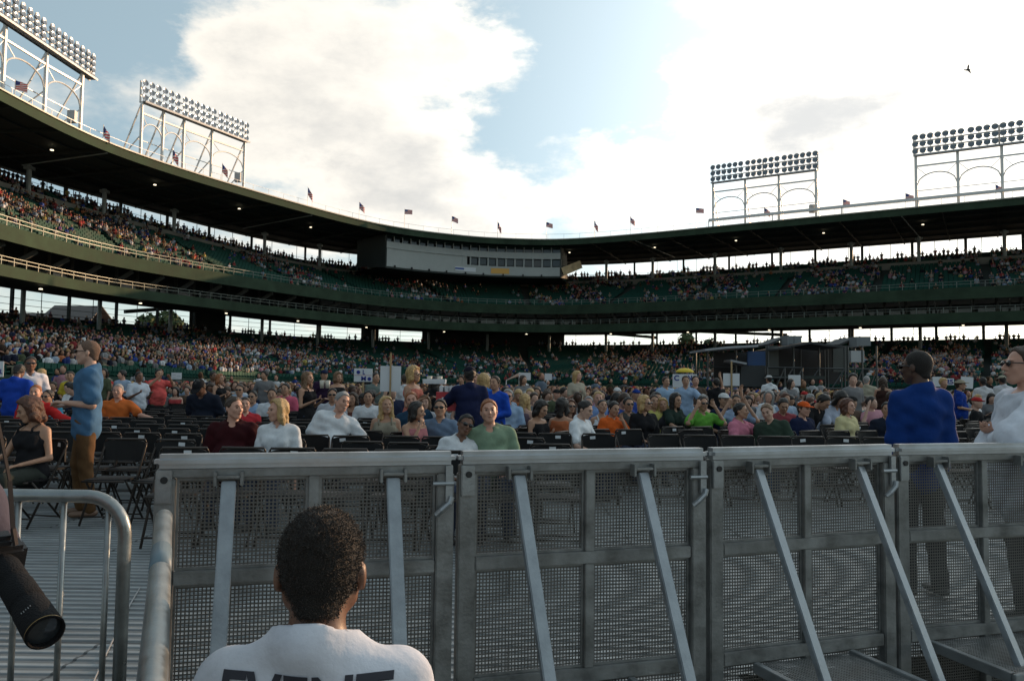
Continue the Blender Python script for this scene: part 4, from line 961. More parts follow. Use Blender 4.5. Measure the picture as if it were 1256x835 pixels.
    if hair[1] not in ('blond', 'white') and not glasses:
        for sg in (-1, 1): q.tube([g(sg * .016, -.101, .034), g(sg * .034, -.097, .039), g(sg * .050, -.082, .034)], .0035, 5)
        q.build('eyebrow', hairmat(hair[1]), root, smooth=True)
    if hat:
        kind, hcc = hat; f = Fld(); f.ell(g(0, .010, .050), (.090, .108, .082), k=.01, M=H); f.cut(g(0, 0, .046), H @ V3(0, .12, -1))
        if kind == 'cap': f.cone(g(-.02, -.09, .052), g(.02, -.09, .052), .060, .060, k=.006, flat=(H @ V3(0, 0, 1), .14)); f.ell(g(0, -.13, .048), (.062, .055, .008), k=.01, M=H)
        if kind == 'cap_back': f.ell(g(0, .13, .050), (.062, .05, .008), k=.01, M=H)
        if kind == 'brim': f.ell(g(0, 0, .055), (.17, .18, .010), k=.012, M=H)
        V, F = f.mesh(.010); np_mesh('cap', V, F, cloth(hcc), root, smooth=True)
    return root
def put(label, px, py, d, pose='sit', yaw=0, **kw):
    """stand or seat a person so that the top of the head is seen at image point (px, py) from distance d"""
    fk = {k: kw.pop(k) for k in list(kw) if k in ('lean', 'roll', 'twist', 'head', 'nod', 'tilt', 'arms', 'fem', 'build', 'step', 'knees', 'neck')}
    fg = Fig(pose, **fk); p = at(px, py, d); top = fg.top + (.02 if kw.get('hair', ('short',))[0] not in ('none', 'buzz') else 0) + (.015 if kw.get('hat') else 0)
    fl = kw.pop('floor', 0.0); sc_ = (p.z - fl) / top; tall = kw.pop('tall', None)
    if tall: sc_ = tall
    c, s_ = math.cos(R(yaw)), math.sin(R(yaw)); hx, hy = fg.hc[0] * sc_, fg.hc[1] * sc_
    if not .80 < sc_ < 1.2: print('SCALE', label, round(sc_, 2))
    sc_ = min(1.16, max(.84, sc_))
    loc = (p.x - (hx * c - hy * s_), p.y - (hx * s_ + hy * c), fl)
    r = person(label, loc, yaw, fg, scale=sc_, **kw); r['_fig'] = 0; del r['_fig']
    FIGS[r.name] = (fg, sc_)
    TAKEN.append((loc[0], loc[1], pose, yaw, label)); return r
FIGS = {}; TAKEN = []
# ------------------------------------------------------------------ the people one can tell apart
WHT = (.62, .64, .66); BLK = (.014, .014, .016); NAVY = (.012, .018, .05); JEAN = (.04, .065, .12); ROYAL = (.008, .038, .18); KHA = (.22, .20, .14)
# man in the printed shirt, seated in front of the barrier, back to us
ev = put('man seated right in front of the barrier with his back turned, white shirt printed EVENT', 396, 628, 1.70, 'sit', 180, top=(.60, .61, .66), hair=('buzz', 'dark'), skin='brown', lean=3, h=.0085, arms=('lap', 'lap'), loose=.014, build=.89, nod=2, head=8, neck=-.018, floor=-.25)
# men standing at the right, behind the barrier
put('man in a royal blue sweatshirt standing behind the barrier, looking left', 1124, 431, 5.5, 'stand', -176, top=ROYAL, sleeve='long', bottom=(.03, .03, .035), hair=('buzz', 'dark'), skin='dark', head=26, h=.010, arms=(((.015, .0, -.29), (.01, -.06, -.54)), ((.015, .0, -.29), (.01, -.06, -.54))), loose=.022, shirt_len=.06, wamp=.007, glasses=True, build=.90)
put('man in a loose white shirt and sunglasses at the right edge, turned left', 1254, 422, 4.8, 'stand', -98, top=(.62, .64, .70), sleeve='long', bottom=(.05, .05, .055), hair=('short', 'brown'), skin='pink', h=.010, arms=('fold', ((.06, -.20, -.21), (-.16, -.22, -.27))), loose=.050, shirt_len=.10, wamp=.008, glasses=True, build=1.34, nod=-3)
# man in the blue polo at the left
put('man in a faded blue polo shirt and brown trousers standing at the left, hands together', 108, 418, 8.2, 'stand', -62, top=(.06, .14, .25), collar=True, bottom=(.12, .065, .03), hair=('buzz', 'cropped'), skin='light', head=-12, h=.010, arms=(((.03, -.02, -.28), (-.12, -.20, -.30)), ((.02, .03, -.29), (-.10, -.19, -.27))), glasses=True, loose=.028, shirt_len=.05, shoes=(.20, .12, .08), step=.04)
put('woman in a black tank top with curly auburn hair, hunched in the left front seats', 36, 487, 7.6, 'sit', -14, fem=True, top=BLK, sleeve='tank', straps=True, hair=('curly', 'auburn'), skin='tan', lean=-2, nod=22, head=-30, bottom=(.03, .035, .03), arms=('knee', 'lap'), h=.011)
# photographer cut off by the left edge
put('photographer in a grey shirt at the left edge, only a shoulder and side in view', -98, 428, 1.95, 'stand', 170, top=(.060, .056, .078), sleeve='short', bottom=(.10, .12, .14), hair=('short', 'brown'), skin='light', h=.012, build=1.12, arms=(((.0, -.1, -.28), (-.15, -.25, -.30)), ((.0, -.1, -.28), (-.15, -.25, -.30))), loose=.03)
# seated in the front rows
G = 'people seated in the front rows of the floor'
def S(label, px, py, d, yaw=0, **k):
    d *= 1.2 if d < 12 else 1.1
    k.setdefault('group', G); return put(label, px, py, d, 'sit', yaw, **k)
S('man in a dark maroon polo with short brown hair, looking right', 288, 485, 6.7, 8, top=(.035, .006, .008), collar=True, hair=('short', 'brown'), skin='pink', head=48, build=1.12, h=.011)
S('blonde woman in a white t-shirt under black overall straps, looking left', 341, 488, 6.6, -5, fem=True, top=WHT, hair=('bob', 'blond'), head=-42, skin='pink', build=1.12, arms=('down', 'down'), h=.011)
S('woman with dark sunglasses and a white t-shirt leaning on the man in green', 571, 506, 6.2, 20, fem=True, top=WHT, hair=('short', 'dark'), skin='brown', glasses=True, roll=10, tilt=10, h=.011)
S('man in a pale green polo sitting beside the woman with sunglasses', 600, 488, 6.3, 6, top=(.20, .28, .19), collar=True, hair=('short', 'red'), skin='pink', build=1.12, nod=-6, roll=-3, h=.011)
S('grey haired man with a moustache in a white shirt, one arm along the seats', 420, 479, 7.9, 18, top=WHT, hair=('short', 'grey'), skin='pink', head=24, roll=14, arms=('lap', 'out'), build=1.12, h=.012, mouth=2, collar=True)
S('smiling woman with long blonde hair and a beige tank top', 474, 485, 8.4, 5, fem=True, top=(.28, .25, .19), sleeve='tank', straps=True, hair=('long', 'blond'), skin='tan', nod=-6, head=18, mouth=2, h=.012)
S('red haired man in a dark teal patterned shirt, smiling', 505, 479, 9.0, 6, top=(.02, .05, .09), hair=('short', 'red'), skin='pink', mouth=2, roll=-8, h=.013)
S('dark haired woman in a pink tank top, head turned right', 512, 492, 7.9, 45, fem=True, top=(.42, .16, .17), sleeve='tank', hair=('bob', 'dark'), skin='tan', head=25, nod=8, arms=('chin', 'lap'), h=.012)
S('man with sunglasses and a slate blue shirt, black hair', 540, 488, 8.1, -4, top=(.13, .18, .26), collar=True, hair=('short', 'dark'), skin='tan', glasses=True, nod=-4, h=.012)
S('bearded young man in a white t-shirt seated sideways, facing right', 718, 490, 8.3, 58, top=(.66, .68, .70), hair=('short', 'dark'), skin='light', nod=14, arms=('knee', 'knee'), lean=6, bottom=(.02, .03, .06), h=.011)
S('dark haired woman in a black tank top looking down, seated sideways', 664, 490, 8.9, 50, fem=True, top=BLK, sleeve='tank', hair=('bob', 'dark'), skin='tan', nod=26, arms=('hold', 'hold'), bottom=(.03, .04, .09), h=.012)
S('woman with black hair and bare shoulders in an orange top, turned away', 690, 487, 9.1, 155, fem=True, top=(.45, .14, .06), sleeve='tank', hair=('bob', 'dark'), skin='tan', h=.013)
S('boy in a bright orange t-shirt with a hand at his mouth', 753, 491, 9.6, 30, top=(.60, .11, .02), hair=('short', 'dark'), skin='tan', nod=12, arms=('lap', 'chin'), h=.012)
S('man in a dark grey t-shirt with sunglasses, behind the boy in orange', 771, 486, 10.2, 12, top=(.07, .07, .065), hair=('short', 'dark'), skin='tan', glasses=True, h=.014)
S('woman with short blonde hair, sunglasses and a black printed t-shirt', 791, 484, 9.7, 18, fem=True, top=BLK, hair=('bob', 'blond'), skin='tan', head=30, glasses=True, h=.012)
S('person in a pale yellow t-shirt behind the woman in black', 802, 483, 11.0, 10, top=(.50, .46, .14), hair=('short', 'brown'), skin='tan', h=.016)
S('woman in a white tank top tipping her head back', 739, 489, 10.1, 10, fem=True, top=WHT, sleeve='tank', straps=True, hair=('short', 'dark'), skin='tan', nod=-14, tilt=8, h=.013)
S('fair haired man in a blue and white shirt behind the white tank top', 734, 479, 11.2, 0, top=(.20, .30, .52), hair=('short', 'blond'), skin='pink', h=.015)
S('grey haired man in a white striped shirt, head lowered', 722, 485, 11.6, -10, top=(.50, .53, .58), hair=('short', 'grey'), skin='pink', h=.015)
S('red haired woman with sunglasses behind the man in the white t-shirt', 700, 489, 10.4, 15, fem=True, top=(.10, .05, .04), hair=('long', 'auburn'), skin='tan', glasses=True, h=.014)
S('woman with long dark hair in a dark green top resting her arms forward', 829, 481, 11.0, 35, fem=True, top=(.02, .035, .028), hair=('long', 'dark'), skin='tan', arms=('reach', 'knee'), lean=8, h=.014)
S('man with a dark beard next to a blonde girl', 806, 480, 11.8, 5, top=BLK, hair=('short', 'dark'), skin='tan', h=.015)
S('blonde girl in a dark top beside the bearded man', 813, 487, 11.0, -5, fem=True, top=(.03, .03, .035), hair=('long', 'blond'), skin='tan', tilt=-8, h=.014)
S('man in a lime green t-shirt with both hands at his temples', 862, 485, 10.4, 12, top=(.12, .34, .05), hair=('short', 'dark'), skin='tan', arms=('head', 'head'), glasses=True, h=.012)
S('man in a navy shirt and pale cap with an arm raised', 888, 480, 11.2, 15, top=NAVY, hair=('short', 'brown'), skin='tan', hat=('cap', (.55, .55, .55)), arms=('lap', 'up'), h=.014)
S('man in a light blue shirt holding his hands on his head', 903, 483, 11.0, -5, top=(.30, .38, .52), hair=('short', 'dark'), skin='tan', arms=('head', 'head'), h=.013)
S('man in a pink polo shirt and jeans, head turned right', 909, 493, 9.0, 42, top=(.50, .17, .24), collar=True, hair=('short', 'dark'), skin='tan', arms=('knee', 'reach'), head=18, bottom=(.04, .09, .18), h=.011)
S('man in a dark green t-shirt leaning left toward the man in pink', 941, 494, 8.9, -35, top=(.035, .055, .04), hair=('short', 'lightbrown'), skin='light', roll=-10, nod=14, build=1.15, h=.011)
S('man in a red plaid shirt looking down behind the man in dark green', 961, 487, 10.2, -5, top=(.24, .05, .06), hair=('short', 'dark'), skin='tan', nod=24, h=.013)
S('man in an orange cap and navy t-shirt, looking right', 986, 490, 9.7, 32, top=NAVY, hair=('short', 'brown'), skin='pink', hat=('cap', (.62, .10, .02)), build=1.1, nod=4, h=.012)
S('person in a black track jacket bending forward', 1010, 482, 11.2, 40, top=BLK, sleeve='long', hair=('short', 'dark'), skin='tan', lean=32, nod=10, arms=('reach', 'reach'), h=.014)
S('person in a white and pale blue shirt bending over beside the black jacket', 1031, 479, 12.4, 20, top=(.42, .47, .58), hair=('bob', 'dark'), fem=True, skin='tan', lean=30, nod=10, arms=('reach', 'reach'), h=.015)
S('red haired woman in a cream yellow blouse facing right', 1040, 488, 9.7, 35, fem=True, top=(.55, .49, .27), sleeve='short', hair=('bob', 'auburn'), skin='pink', build=1.25, h=.012)
S('person in dark navy half hidden by the man in royal blue', 1088, 492, 9.8, -20, top=(.015, .02, .035), hair=('short', 'dark'), skin='tan', h=.014)
S('man in an orange t-shirt with a black backpack strap, arm stretched out', 145, 471, 11.0, 10, top=(.52, .13, .03), hair=('buzz', 'grey'), skin='pink', arms=('lap', 'out'), h=.013)
S('person in a navy t-shirt and dark cap bending low in the left seats', 245, 463, 12.2, -8, top=(.012, .016, .028), hair=('short', 'dark'), skin='brown', hat=('cap', BLK), lean=18, nod=25, build=1.15, h=.014)
S('man in a red shirt behind the woman in the black tank top', 44, 472, 10.0, 15, top=(.42, .02, .02), sleeve='long', hair=('buzz', 'red'), skin='pink', arms=('lap', 'out'), h=.013)
S('man in a turquoise t-shirt with dark sunglasses', 59, 477, 10.6, -5, top=(.05, .26, .40), hair=('short', 'dark'), skin='tan', glasses=True, h=.013)
S('man in a white t-shirt with curly black hair', 452, 478, 11.2, 6, top=WHT, hair=('short', 'dark'), skin='tan', h=.014)
S('woman in a brown top behind the man with the moustache', 433, 481, 11.4, -12, fem=True, top=(.13, .05, .04), sleeve='tank', hair=('bob', 'brown'), skin='tan', h=.015)
S('man in a white and navy shirt with sunglasses beside the girl holding cups', 408, 475, 11.3, 10, top=(.45, .47, .52), hair=('short', 'dark'), skin='tan', glasses=True, h=.015)
S('fair haired child between the red haired man and the woman in pink', 521, 484, 10.2, 4, fem=True, top=(.40, .42, .45), hair=('bob', 'lightbrown'), skin='light', h=.015)
S('older man in a light blue shirt with sunglasses behind the man in green', 623, 476, 10.8, -5, top=(.33, .45, .60), collar=True, hair=('short', 'grey'), skin='pink', glasses=True, h=.014)
S('woman with very long pale blonde hair turned away', 644, 482, 10.9, 150, fem=True, top=(.15, .10, .12), sleeve='tank', hair=('long', 'blond'), skin='light', h=.014)
S('man in a light blue shirt and sunglasses behind the maroon polo', 310, 478, 13.0, -4, top=(.27, .38, .56), collar=True, hair=('short', 'dark'), skin='tan', glasses=True, h=.016)
S('man in a white shirt with dark hair behind the blonde woman', 334, 475, 12.6, 8, top=(.55, .57, .60), hair=('short', 'dark'), skin='tan', h=.016)
S('man in a light blue shirt and sunglasses at the left of the maroon polo', 294, 470, 14.4, 6, top=(.24, .33, .50), hair=('short', 'brown'), skin='tan', glasses=True, h=.017)
S('man in a bright pink shirt above the blonde woman', 350, 469, 15.0, -6, top=(.52, .10, .16), hair=('short', 'dark'), skin='tan', h=.018)
S('man in a red shirt showing behind the maroon polo', 301, 486, 9.6, 20, top=(.40, .03, .04), hair=('short', 'brown'), skin='pink', h=.015)
# standing among the seats
G2 = 'people standing among the floor seats'
def T_(label, px, py, d, yaw=0, **k): k.setdefault('group', G2); return put(label, px, py, d, 'stand', yaw, **k)
girl = T_('girl with long light brown hair, black tank top and jeans holding two cups', 378, 455, 13.0, 68, fem=True, top=BLK, sleeve='tank', straps=True, hair=('long', 'lightbrown'), skin='tan', arms=('hold', 'hold'), bottom=JEAN, h=.013)
T_('man in a navy and maroon top standing behind the girl with cups', 398, 452, 18.5, 30, top=(.03, .015, .04), sleeve='long', hair=('short', 'dark'), skin='tan', hat=('cap', NAVY), h=.018)
T_('woman with curly auburn hair in a black top left of the lettered sign', 415, 456, 18.0, 40, fem=True, top=BLK, sleeve='tank', hair=('curly', 'lightbrown'), skin='tan', h=.018)
T_('man in a floral shirt between the two white signs', 461, 456, 17.0, 45, top=(.12, .15, .14), hair=('short', 'dark'), skin='tan', arms=('hold', 'hold'), h=.018)
T_('man in a white shirt standing behind the blank sign', 497, 458, 16.0, 190, top=WHT, hair=('short', 'brown'), skin='tan', h=.018)
tray = T_('blonde woman in sunglasses and a coral top carrying a tray of cups', 508, 449, 12.4, 62, fem=True, top=(.50, .16, .12), sleeve='tank', hair=('curly', 'blond'), skin='tan', glasses=True, arms=('hold', 'hold'), h=.013)
T_('woman with long black hair and a black top standing right of the tray', 532, 461, 13.6, 205, fem=True, top=BLK, hair=('long', 'dark'), skin='brown', h=.016)
vend = T_('vendor in a navy jacket with maroon sleeves, seen from behind', 576, 447, 10.8, 196, top=(.012, .016, .05), sleeve='long', hair=('short', 'dark'), skin='brown', hat=('cap', (.01, .01, .02)), arms=('down', ((.12, -.22, -.22), (.10, -.42, -.28))), h=.012, loose=.03, build=1.1)
T_('woman with curly blonde hair and a blue t-shirt beside the vendor', 593, 458, 13.0, 190, fem=True, top=(.02, .13, .42), hair=('curly', 'blond'), skin='light', h=.016)
T_('boy in a royal blue sweatshirt right of the vendor', 607, 460, 12.0, -30, top=(.015, .07, .42), sleeve='long', hair=('short', 'brown'), skin='tan', h=.015)
T_('man in a white t-shirt and black shorts walking away, pale cap', 943, 459, 24.5, 195, top=(.66, .68, .70), bottom=BLK, bot='shorts', hair=('short', 'dark'), skin='tan', hat=('cap', (.5, .5, .5)), h=.018)
T_('woman in a white top and dark vest leaning over before the sound booth', 970, 464, 24.0, 160, fem=True, top=(.50, .50, .50), hair=('long', 'lightbrown'), skin='tan', lean=15, h=.020)
T_('balding man in a beige t-shirt and khaki trousers seen from behind', 1063, 461, 21.0, 160, top=(.38, .35, .26), bottom=KHA, hair=('buzz', 'grey'), skin='pink', head=-20, arms=('down', 'hold'), build=1.1, h=.016)
T_('woman in a teal t-shirt left of the balding man', 1047, 465, 21.5, 10, fem=True, top=(.07, .26, .24), hair=('bob', 'red'), skin='pink', h=.020)
T_('woman with long brown hair in a dark brown tank top', 1083, 462, 20.0, 150, fem=True, top=(.05, .025, .02), sleeve='tank', hair=('long', 'brown'), skin='tan', h=.018)
T_('man in a cobalt blue shirt and tan brimmed hat', 1178, 464, 17.0, 60, top=(.01, .04, .24), hair=('short', 'brown'), skin='tan', hat=('brim', (.30, .26, .19)), build=1.1, h=.016)
T_('usher in a black vest over a white shirt, seen from behind', 1205, 462, 21.0, 180, top=(.55, .55, .56), sleeve='long', hair=('short', 'dark'), skin='brown', h=.020)
T_('usher in a black vest and beige cap near the right edge', 1229, 459, 22.0, 180, top=(.52, .52, .54), sleeve='long', hair=('short', 'dark'), skin='brown', hat=('cap', (.35, .32, .24)), h=.020)
T_('man in a pale blue shirt left of the yellow umbrella', 817, 461, 17.5, 20, top=(.30, .42, .56), hair=('short', 'brown'), skin='tan', h=.018)
T_('man in a pale blue shirt in front of the yellow umbrella', 841, 460, 17.0, -5, top=(.28, .38, .52), hair=('short', 'brown'), skin='tan', arms=('down', 'reach'), h=.018)
T_('man in a brown shirt right of the yellow umbrella', 853, 460, 18.0, 0, top=(.09, .06, .045), hair=('short', 'dark'), skin='pink', h=.018)
T_('man in black raising an arm left of the blank sign on the right', 878, 463, 18.5, 200, top=BLK, sleeve='long', hair=('short', 'dark'), skin='tan', arms=('up', 'down'), h=.020)
T_('man in a white shirt with dark blue flowers', 171, 455, 17.2, 55, top=(.50, .54, .60), hair=('short', 'dark'), skin='brown', arms=('hold', 'hold'), bottom=(.20, .22, .26), bot='shorts', build=1.1, h=.016)
T_('man in a coral red polo and olive shorts raising both hands', 195, 452, 19.5, 50, top=(.60, .10, .09), bottom=(.09, .10, .06), bot='shorts', hair=('short', 'dark'), skin='tan', arms=('photo', 'photo'), build=1.12, h=.016)
T_('woman in a black sleeveless dress standing above the maroon polo', 270, 458, 18.0, 70, fem=True, top=BLK, sleeve='tank', straps=True, bottom=BLK, hair=('bob', 'red'), skin='tan', arms=('hold', 'hold'), h=.016)
T_('man in a dark shirt next to the woman in the black dress', 262, 455, 19.5, 60, top=(.03, .03, .04), hair=('short', 'dark'), skin='brown', h=.018)
T_('man in a bright blue shirt with his back to us at the left edge', 24, 446, 12.8, 185, top=(.012, .05, .33), hair=('short', 'dark'), skin='brown', nod=30, build=1.12, loose=.03, h=.014)
T_('man in a white polo and sunglasses behind the bright blue shirt', 38, 436, 13.4, 35, top=(.62, .60, .64), collar=True, hair=('short', 'dark'), skin='brown', glasses=True, h=.014)
T_('person in a yellow t-shirt left of the blue polo', 87, 455, 19.0, 10, top=(.50, .38, .04), hair=('short', 'brown'), skin='tan', h=.020)
T_('woman with blond hair in brown behind the white polo', 52, 452, 18.0, 170, fem=True, top=(.10, .06, .045), hair=('bob', 'blond'), skin='light', h=.020)
# printed word on the back of the white shirt
def printed(word, person_, size, zc, m, z_off=.0, width=.28, name='lettering'):
    cu = bpy.data.curves.new('t', 'FONT'); cu.body = word; cu.size = 1; cu.align_x = 'CENTER'; cu.offset = .022; cu.resolution_u = 3
    to = bpy.data.objects.new('t', cu); COL.objects.link(to); dg = bpy.context.evaluated_depsgraph_get(); dg.update()
    me = bpy.data.meshes.new_from_object(to.evaluated_get(dg)); bpy.data.objects.remove(to)
    bm = bmesh.new(); bm.from_mesh(me)
    bmesh.ops.triangulate(bm, faces=bm.faces)
    for _ in range(3):
        es = [e for e in bm.edges if e.calc_length() > .05]
        if es: bmesh.ops.subdivide_edges(bm, edges=es, cuts=1, use_grid_fill=False); bmesh.ops.triangulate(bm, faces=bm.faces)
    if not bm.verts: raise RuntimeError('no text')
    xs = [v.co.x for v in bm.verts]; ys = [v.co.y for v in bm.verts]; sx = width / (max(xs) - min(xs)); sy = size / (max(ys) - min(ys)); y0 = min(ys)
    shirt = [c for c in person_.children if c.name.startswith('shirt')][0]
    from mathutils.bvhtree import BVHTree
    bv = BVHTree.FromPolygons([v.co.copy() for v in shirt.data.vertices], [tuple(p.vertices) for p in shirt.data.polygons])
    for v in bm.verts:
        x = -(v.co.x) * sx; z = zc + (v.co.y - y0) * sy; x *= 1 - .06 * 0; hit = bv.ray_cast(Vector((x, .6, z)), Vector((0, -1, 0)))
        v.co = hit[0] + Vector((0, .004, .001)) if hit[0] is not None else Vector((x, .2, z))
    bm.to_mesh(me); bm.free(); me.materials.clear(); return link(name, me, m, shirt)
_fg, _fs = FIGS[ev.name]; printed('EVENT', ev, .080, _fg.top - .293 / _fs - .080, mat('print ink', (.03, .03, .04), .8), width=.315)

def curls(person_, n, size, m, seed=1):
    """tight curls standing off cropped hair"""
    hr = [c for c in person_.children if c.name.startswith('hair')][0]; me = hr.data; r_ = np.random.default_rng(seed)
    co = np.zeros(len(me.vertices) * 3); me.vertices.foreach_get('co', co); co = co.reshape(-1, 3); no = np.array([v.normal[:] for v in me.vertices])
    i = r_.integers(0, len(co), n); P = co[i] + r_.normal(0, size * 1.2, (n, 3)) * .9; N_ = no[i]; P = P + N_ * size * .25; a = r_.normal(size=(n, 3)); a -= (a * N_).sum(1)[:, None] * N_; a /= np.linalg.norm(a, axis=1)[:, None]; b = np.cross(a, N_)
    s_ = size * r_.uniform(.5, 1.0, (n, 1)); top_ = P + N_ * s_ * r_.uniform(.5, 1.1, (n, 1)) + a * s_ * .4
    V = np.stack([P - a * s_ * .5 - b * s_ * .5, P + a * s_ * .5 - b * s_ * .5, P + a * s_ * .5 + b * s_ * .5, P - a * s_ * .5 + b * s_ * .5, top_ - a * s_ * .2, top_ + a * s_ * .2], 1).reshape(-1, 3)
    base = (np.arange(n) * 6)[:, None]; F = np.concatenate([base + np.array(q) for q in ((0, 1, 5, 4), (2, 3, 4, 5), (1, 2, 5, 5), (3, 0, 4, 4))][:2])
    o = np_mesh('curls', V, F, m, hr); o['kind'] = 'stuff'
curls(ev, 22000, .0027, mat('curl hair', (.020, .013, .009), .7, var=.4, scale=60))
# ------------------------------------------------------------------ folding seats
m_chair = mat('chair black', (.010, .010, .011), .5, var=.15, scale=6, spec=.25); m_frame = mat('chair frame', (.040, .032, .027), .4, .5); m_tag = mat('paper tag', (.62, .64, .66), .7)
def chair_parts():
    P = {}
    q = MB()
    for sg in (-1, 1):
        x = sg * .205; q.tube([(x, .235, .78), (x, .225, .74), (x * 1.02, -.20, .02)], .0115, 7); q.tube([(x * .94, -.15, .44), (x * .96, .24, .02)], .0105, 7)
    q.tube([(-.205, .235, .78), (-.19, .237, .815), (.19, .237, .815), (.205, .235, .78)], .0115, 7); q.tube([(-.20, -.205, .44), (.20, -.205, .44)], .011, 7)
    q.tube([(-.207, -.16, .10), (.207, -.16, .10)], .008, 6); q.tube([(-.197, .20, .07), (.197, .20, .07)], .008, 6); P['frame'] = (q, m_frame)
    q = MB(); n = 8
    vs = []; 
    for k in range(2):
        for iz in range(2):
            for ix in range(n + 1):
                t = ix / n; x = -.205 + .41 * t; bow = .03 * (1 - (2 * t - 1) ** 2); zz = .60 if iz == 0 else .805 - .02 * abs(2 * t - 1) ** 6
                vs.append((x, .215 + bow + (.018 if k else 0), zz))
    m = n + 1; fs = []
    for ix in range(n):
        fs += [(ix, ix + 1, m + ix + 1, m + ix), (2 * m + ix + 1, 2 * m + ix, 3 * m + ix, 3 * m + ix + 1), (m + ix, m + ix + 1, 3 * m + ix + 1, 3 * m + ix), (ix + 1, ix, 2 * m + ix, 2 * m + ix + 1)]
    fs += [(0, m, 3 * m, 2 * m), (n, 2 * m + n, 3 * m + n, m + n)]; q.add(vs, fs); P['backrest'] = (q, m_chair)
    q = MB(); q.box((0, -.01, .445), (.385, .37, .022)); P['seat'] = (q, m_chair)
    return P
CP = {}
for nme, (q, m) in chair_parts().items():
    me = q.mesh(nme); bm = bmesh.new(); bm.from_mesh(me); bmesh.ops.recalc_face_normals(bm, faces=bm.faces)
    if nme == 'seat': bmesh.ops.bevel(bm, geom=[e for e in bm.edges], offset=.008, segments=2, affect='EDGES')
    bm.to_mesh(me); bm.free(); me.materials.append(m)
    if nme == 'frame': me.polygons.foreach_set('use_smooth', [True] * len(me.polygons))
    CP[nme] = me
q = MB(); q.box((0, .2275 - .0, .775), (.066, .003, .036)); TAGM = q.mesh('tag'); TAGM.materials.append(m_tag)
# where the chairs stand: (x, y, yaw)
CH = []; rg = np.random.default_rng(11)
for (x, y, ps, yw, _l) in TAKEN:
    if ps == 'sit' and y > 4: CH.append((x, y, R(max(-70, min(70, yw)) if abs(yw) < 100 else 0), 2, 0))
def free(x, y, r=.42): return all((x - a) ** 2 + (y - b) ** 2 > r * r for a, b, *_ in CH) and all((x - a) ** 2 + (y - b) ** 2 > .33 ** 2 for a, b, p, _, _l in TAKEN if p == 'stand')
k = 0; y = 6.85
while y < 60:
    xl, xr = -.70 * y, (.60 if y < 9.4 else .72 * y)
    sp = .475; x = xl + (k % 2) * .1
    while x < xr:
        ok = True
        if y < 7.4 and x < -3.35: ok = False
        if y < 9.4 and x > .62: ok = False
        if abs(x - (-3.1 - .02 * y)) < .0: ok = False
        aisle = abs(x + .18 * y - 1.2) < .5 and y > 13 or abs(x - .22 * y - 1.0) < .5 and y > 17
        if 38 < y < 58 and x > .22 * y: ok = ok and y < 46       # the booths
        jx, jy = rg.normal(0, .018), rg.normal(0, .03)
        yy = y + jy + (x * .11 if x > 0 and y > 10 else 0)
        if ok and not aisle and free(x, yy): CH.append((x + jx, yy, R((22 if x > .6 and y > 10 else 0) + rg.normal(0, 5)), 0, k))
        x += sp * (1.0 if not (x > .6 and y < 18) else .92)
    k += 1; y += .88 if y < 30 else 1.0
CH.sort(key=lambda c: c[1]); NI = 300
def px_of(x, y): return 628 + FPX * x / y
def colword(px):
    for lim, w in ((70, 'by the left edge of the photo'), (150, 'near the man in the faded blue polo'), (235, 'left of the barrier corner'), (330, 'around the man in the maroon polo'), (420, 'between the blonde woman and the grey haired man'), (500, 'around the grey haired man in white'), (600, 'around the woman in pink'), (690, 'right of the man in pale green'), (800, 'around the boy in orange'), (880, 'around the man in lime green'), (960, 'around the man in the pink polo'), (1060, 'around the woman in cream yellow')):
        if px < lim: return w
    return 'beside the man in royal blue' if px < 1175 else 'in front of the man in white'
rowlab = lambda y: 'front row' if y < 8 else 'second row' if y < 9 else 'third row' if y < 10 else 'fourth row' if y < 11 else 'middle rows' if y < 14 else 'rear rows'
ORD = 'first second third fourth fifth sixth seventh eighth ninth tenth eleventh twelfth thirteenth fourteenth fifteenth sixteenth seventeenth eighteenth nineteenth twentieth'.split()
near_rows = {}
for c in CH[:NI]:
    if c[3] == 0 and 20 < px_of(c[0], c[1]) < 1250: near_rows.setdefault(c[4], []).append(c)
for v in near_rows.values(): v.sort()
WHO = {(a, b): l for a, b, _, _, l in TAKEN}
for i, (x, y, rz, kd, kk) in enumerate(CH[:NI]):
    r = empty('folding_chair', (x, y, 0), rz); tg = rg.random() < (.28 if y < 14 else .12)
    px = px_of(x, y); tag(r, 'black folding chair%s, %s, %s' % (', white tag' if tg else '', rowlab(y), colword(px)), 'folding chair', 'folding chairs, %s %s%s' % (rowlab(y), colword(px), ' tagged' if tg else ''))
    row_ = near_rows.get(kk, []) if kd == 0 else []
    if kd == 2: r['label'] = 'black folding chair under the ' + ' '.join(WHO[(x, y)].replace(',', '').split()[:10]); r['group'] = 'folding chairs somebody sits on'
    elif kk < 6 and 20 < px < 1250 and row_.index((x, y, rz, kd, kk)) < 20:
        r['label'] = '%s empty black folding chair from the left%s, %s' % (ORD[row_.index((x, y, rz, kd, kk))], ', white tag' if tg else '', ('front row', 'second row', 'third row', 'fourth row', 'fifth row', 'sixth row')[kk]); r['group'] = 'empty folding chairs of the nearest rows'
    for nme in ('frame', 'backrest', 'seat'):
        o = bpy.data.objects.new(nme, CP[nme]); COL.objects.link(o); o.parent = r
    if tg: o = bpy.data.objects.new('tag', TAGM); COL.objects.link(o); o.parent = r; o.location = (rg.uniform(-.06, .06), .006, 0); o.rotation_euler = (0, rg.normal(0, .06), 0)
q = MB()
q.box((0, .235, .71), (.41, .03, .20)); q.box((0, 0, .445), (.40, .38, .03))
for sg in (-1, 1): q.bar((sg * .2, .23, .62), (sg * .2, -.2, 0), .025); q.bar((sg * .19, -.15, .44), (sg * .19, .24, 0), .025)
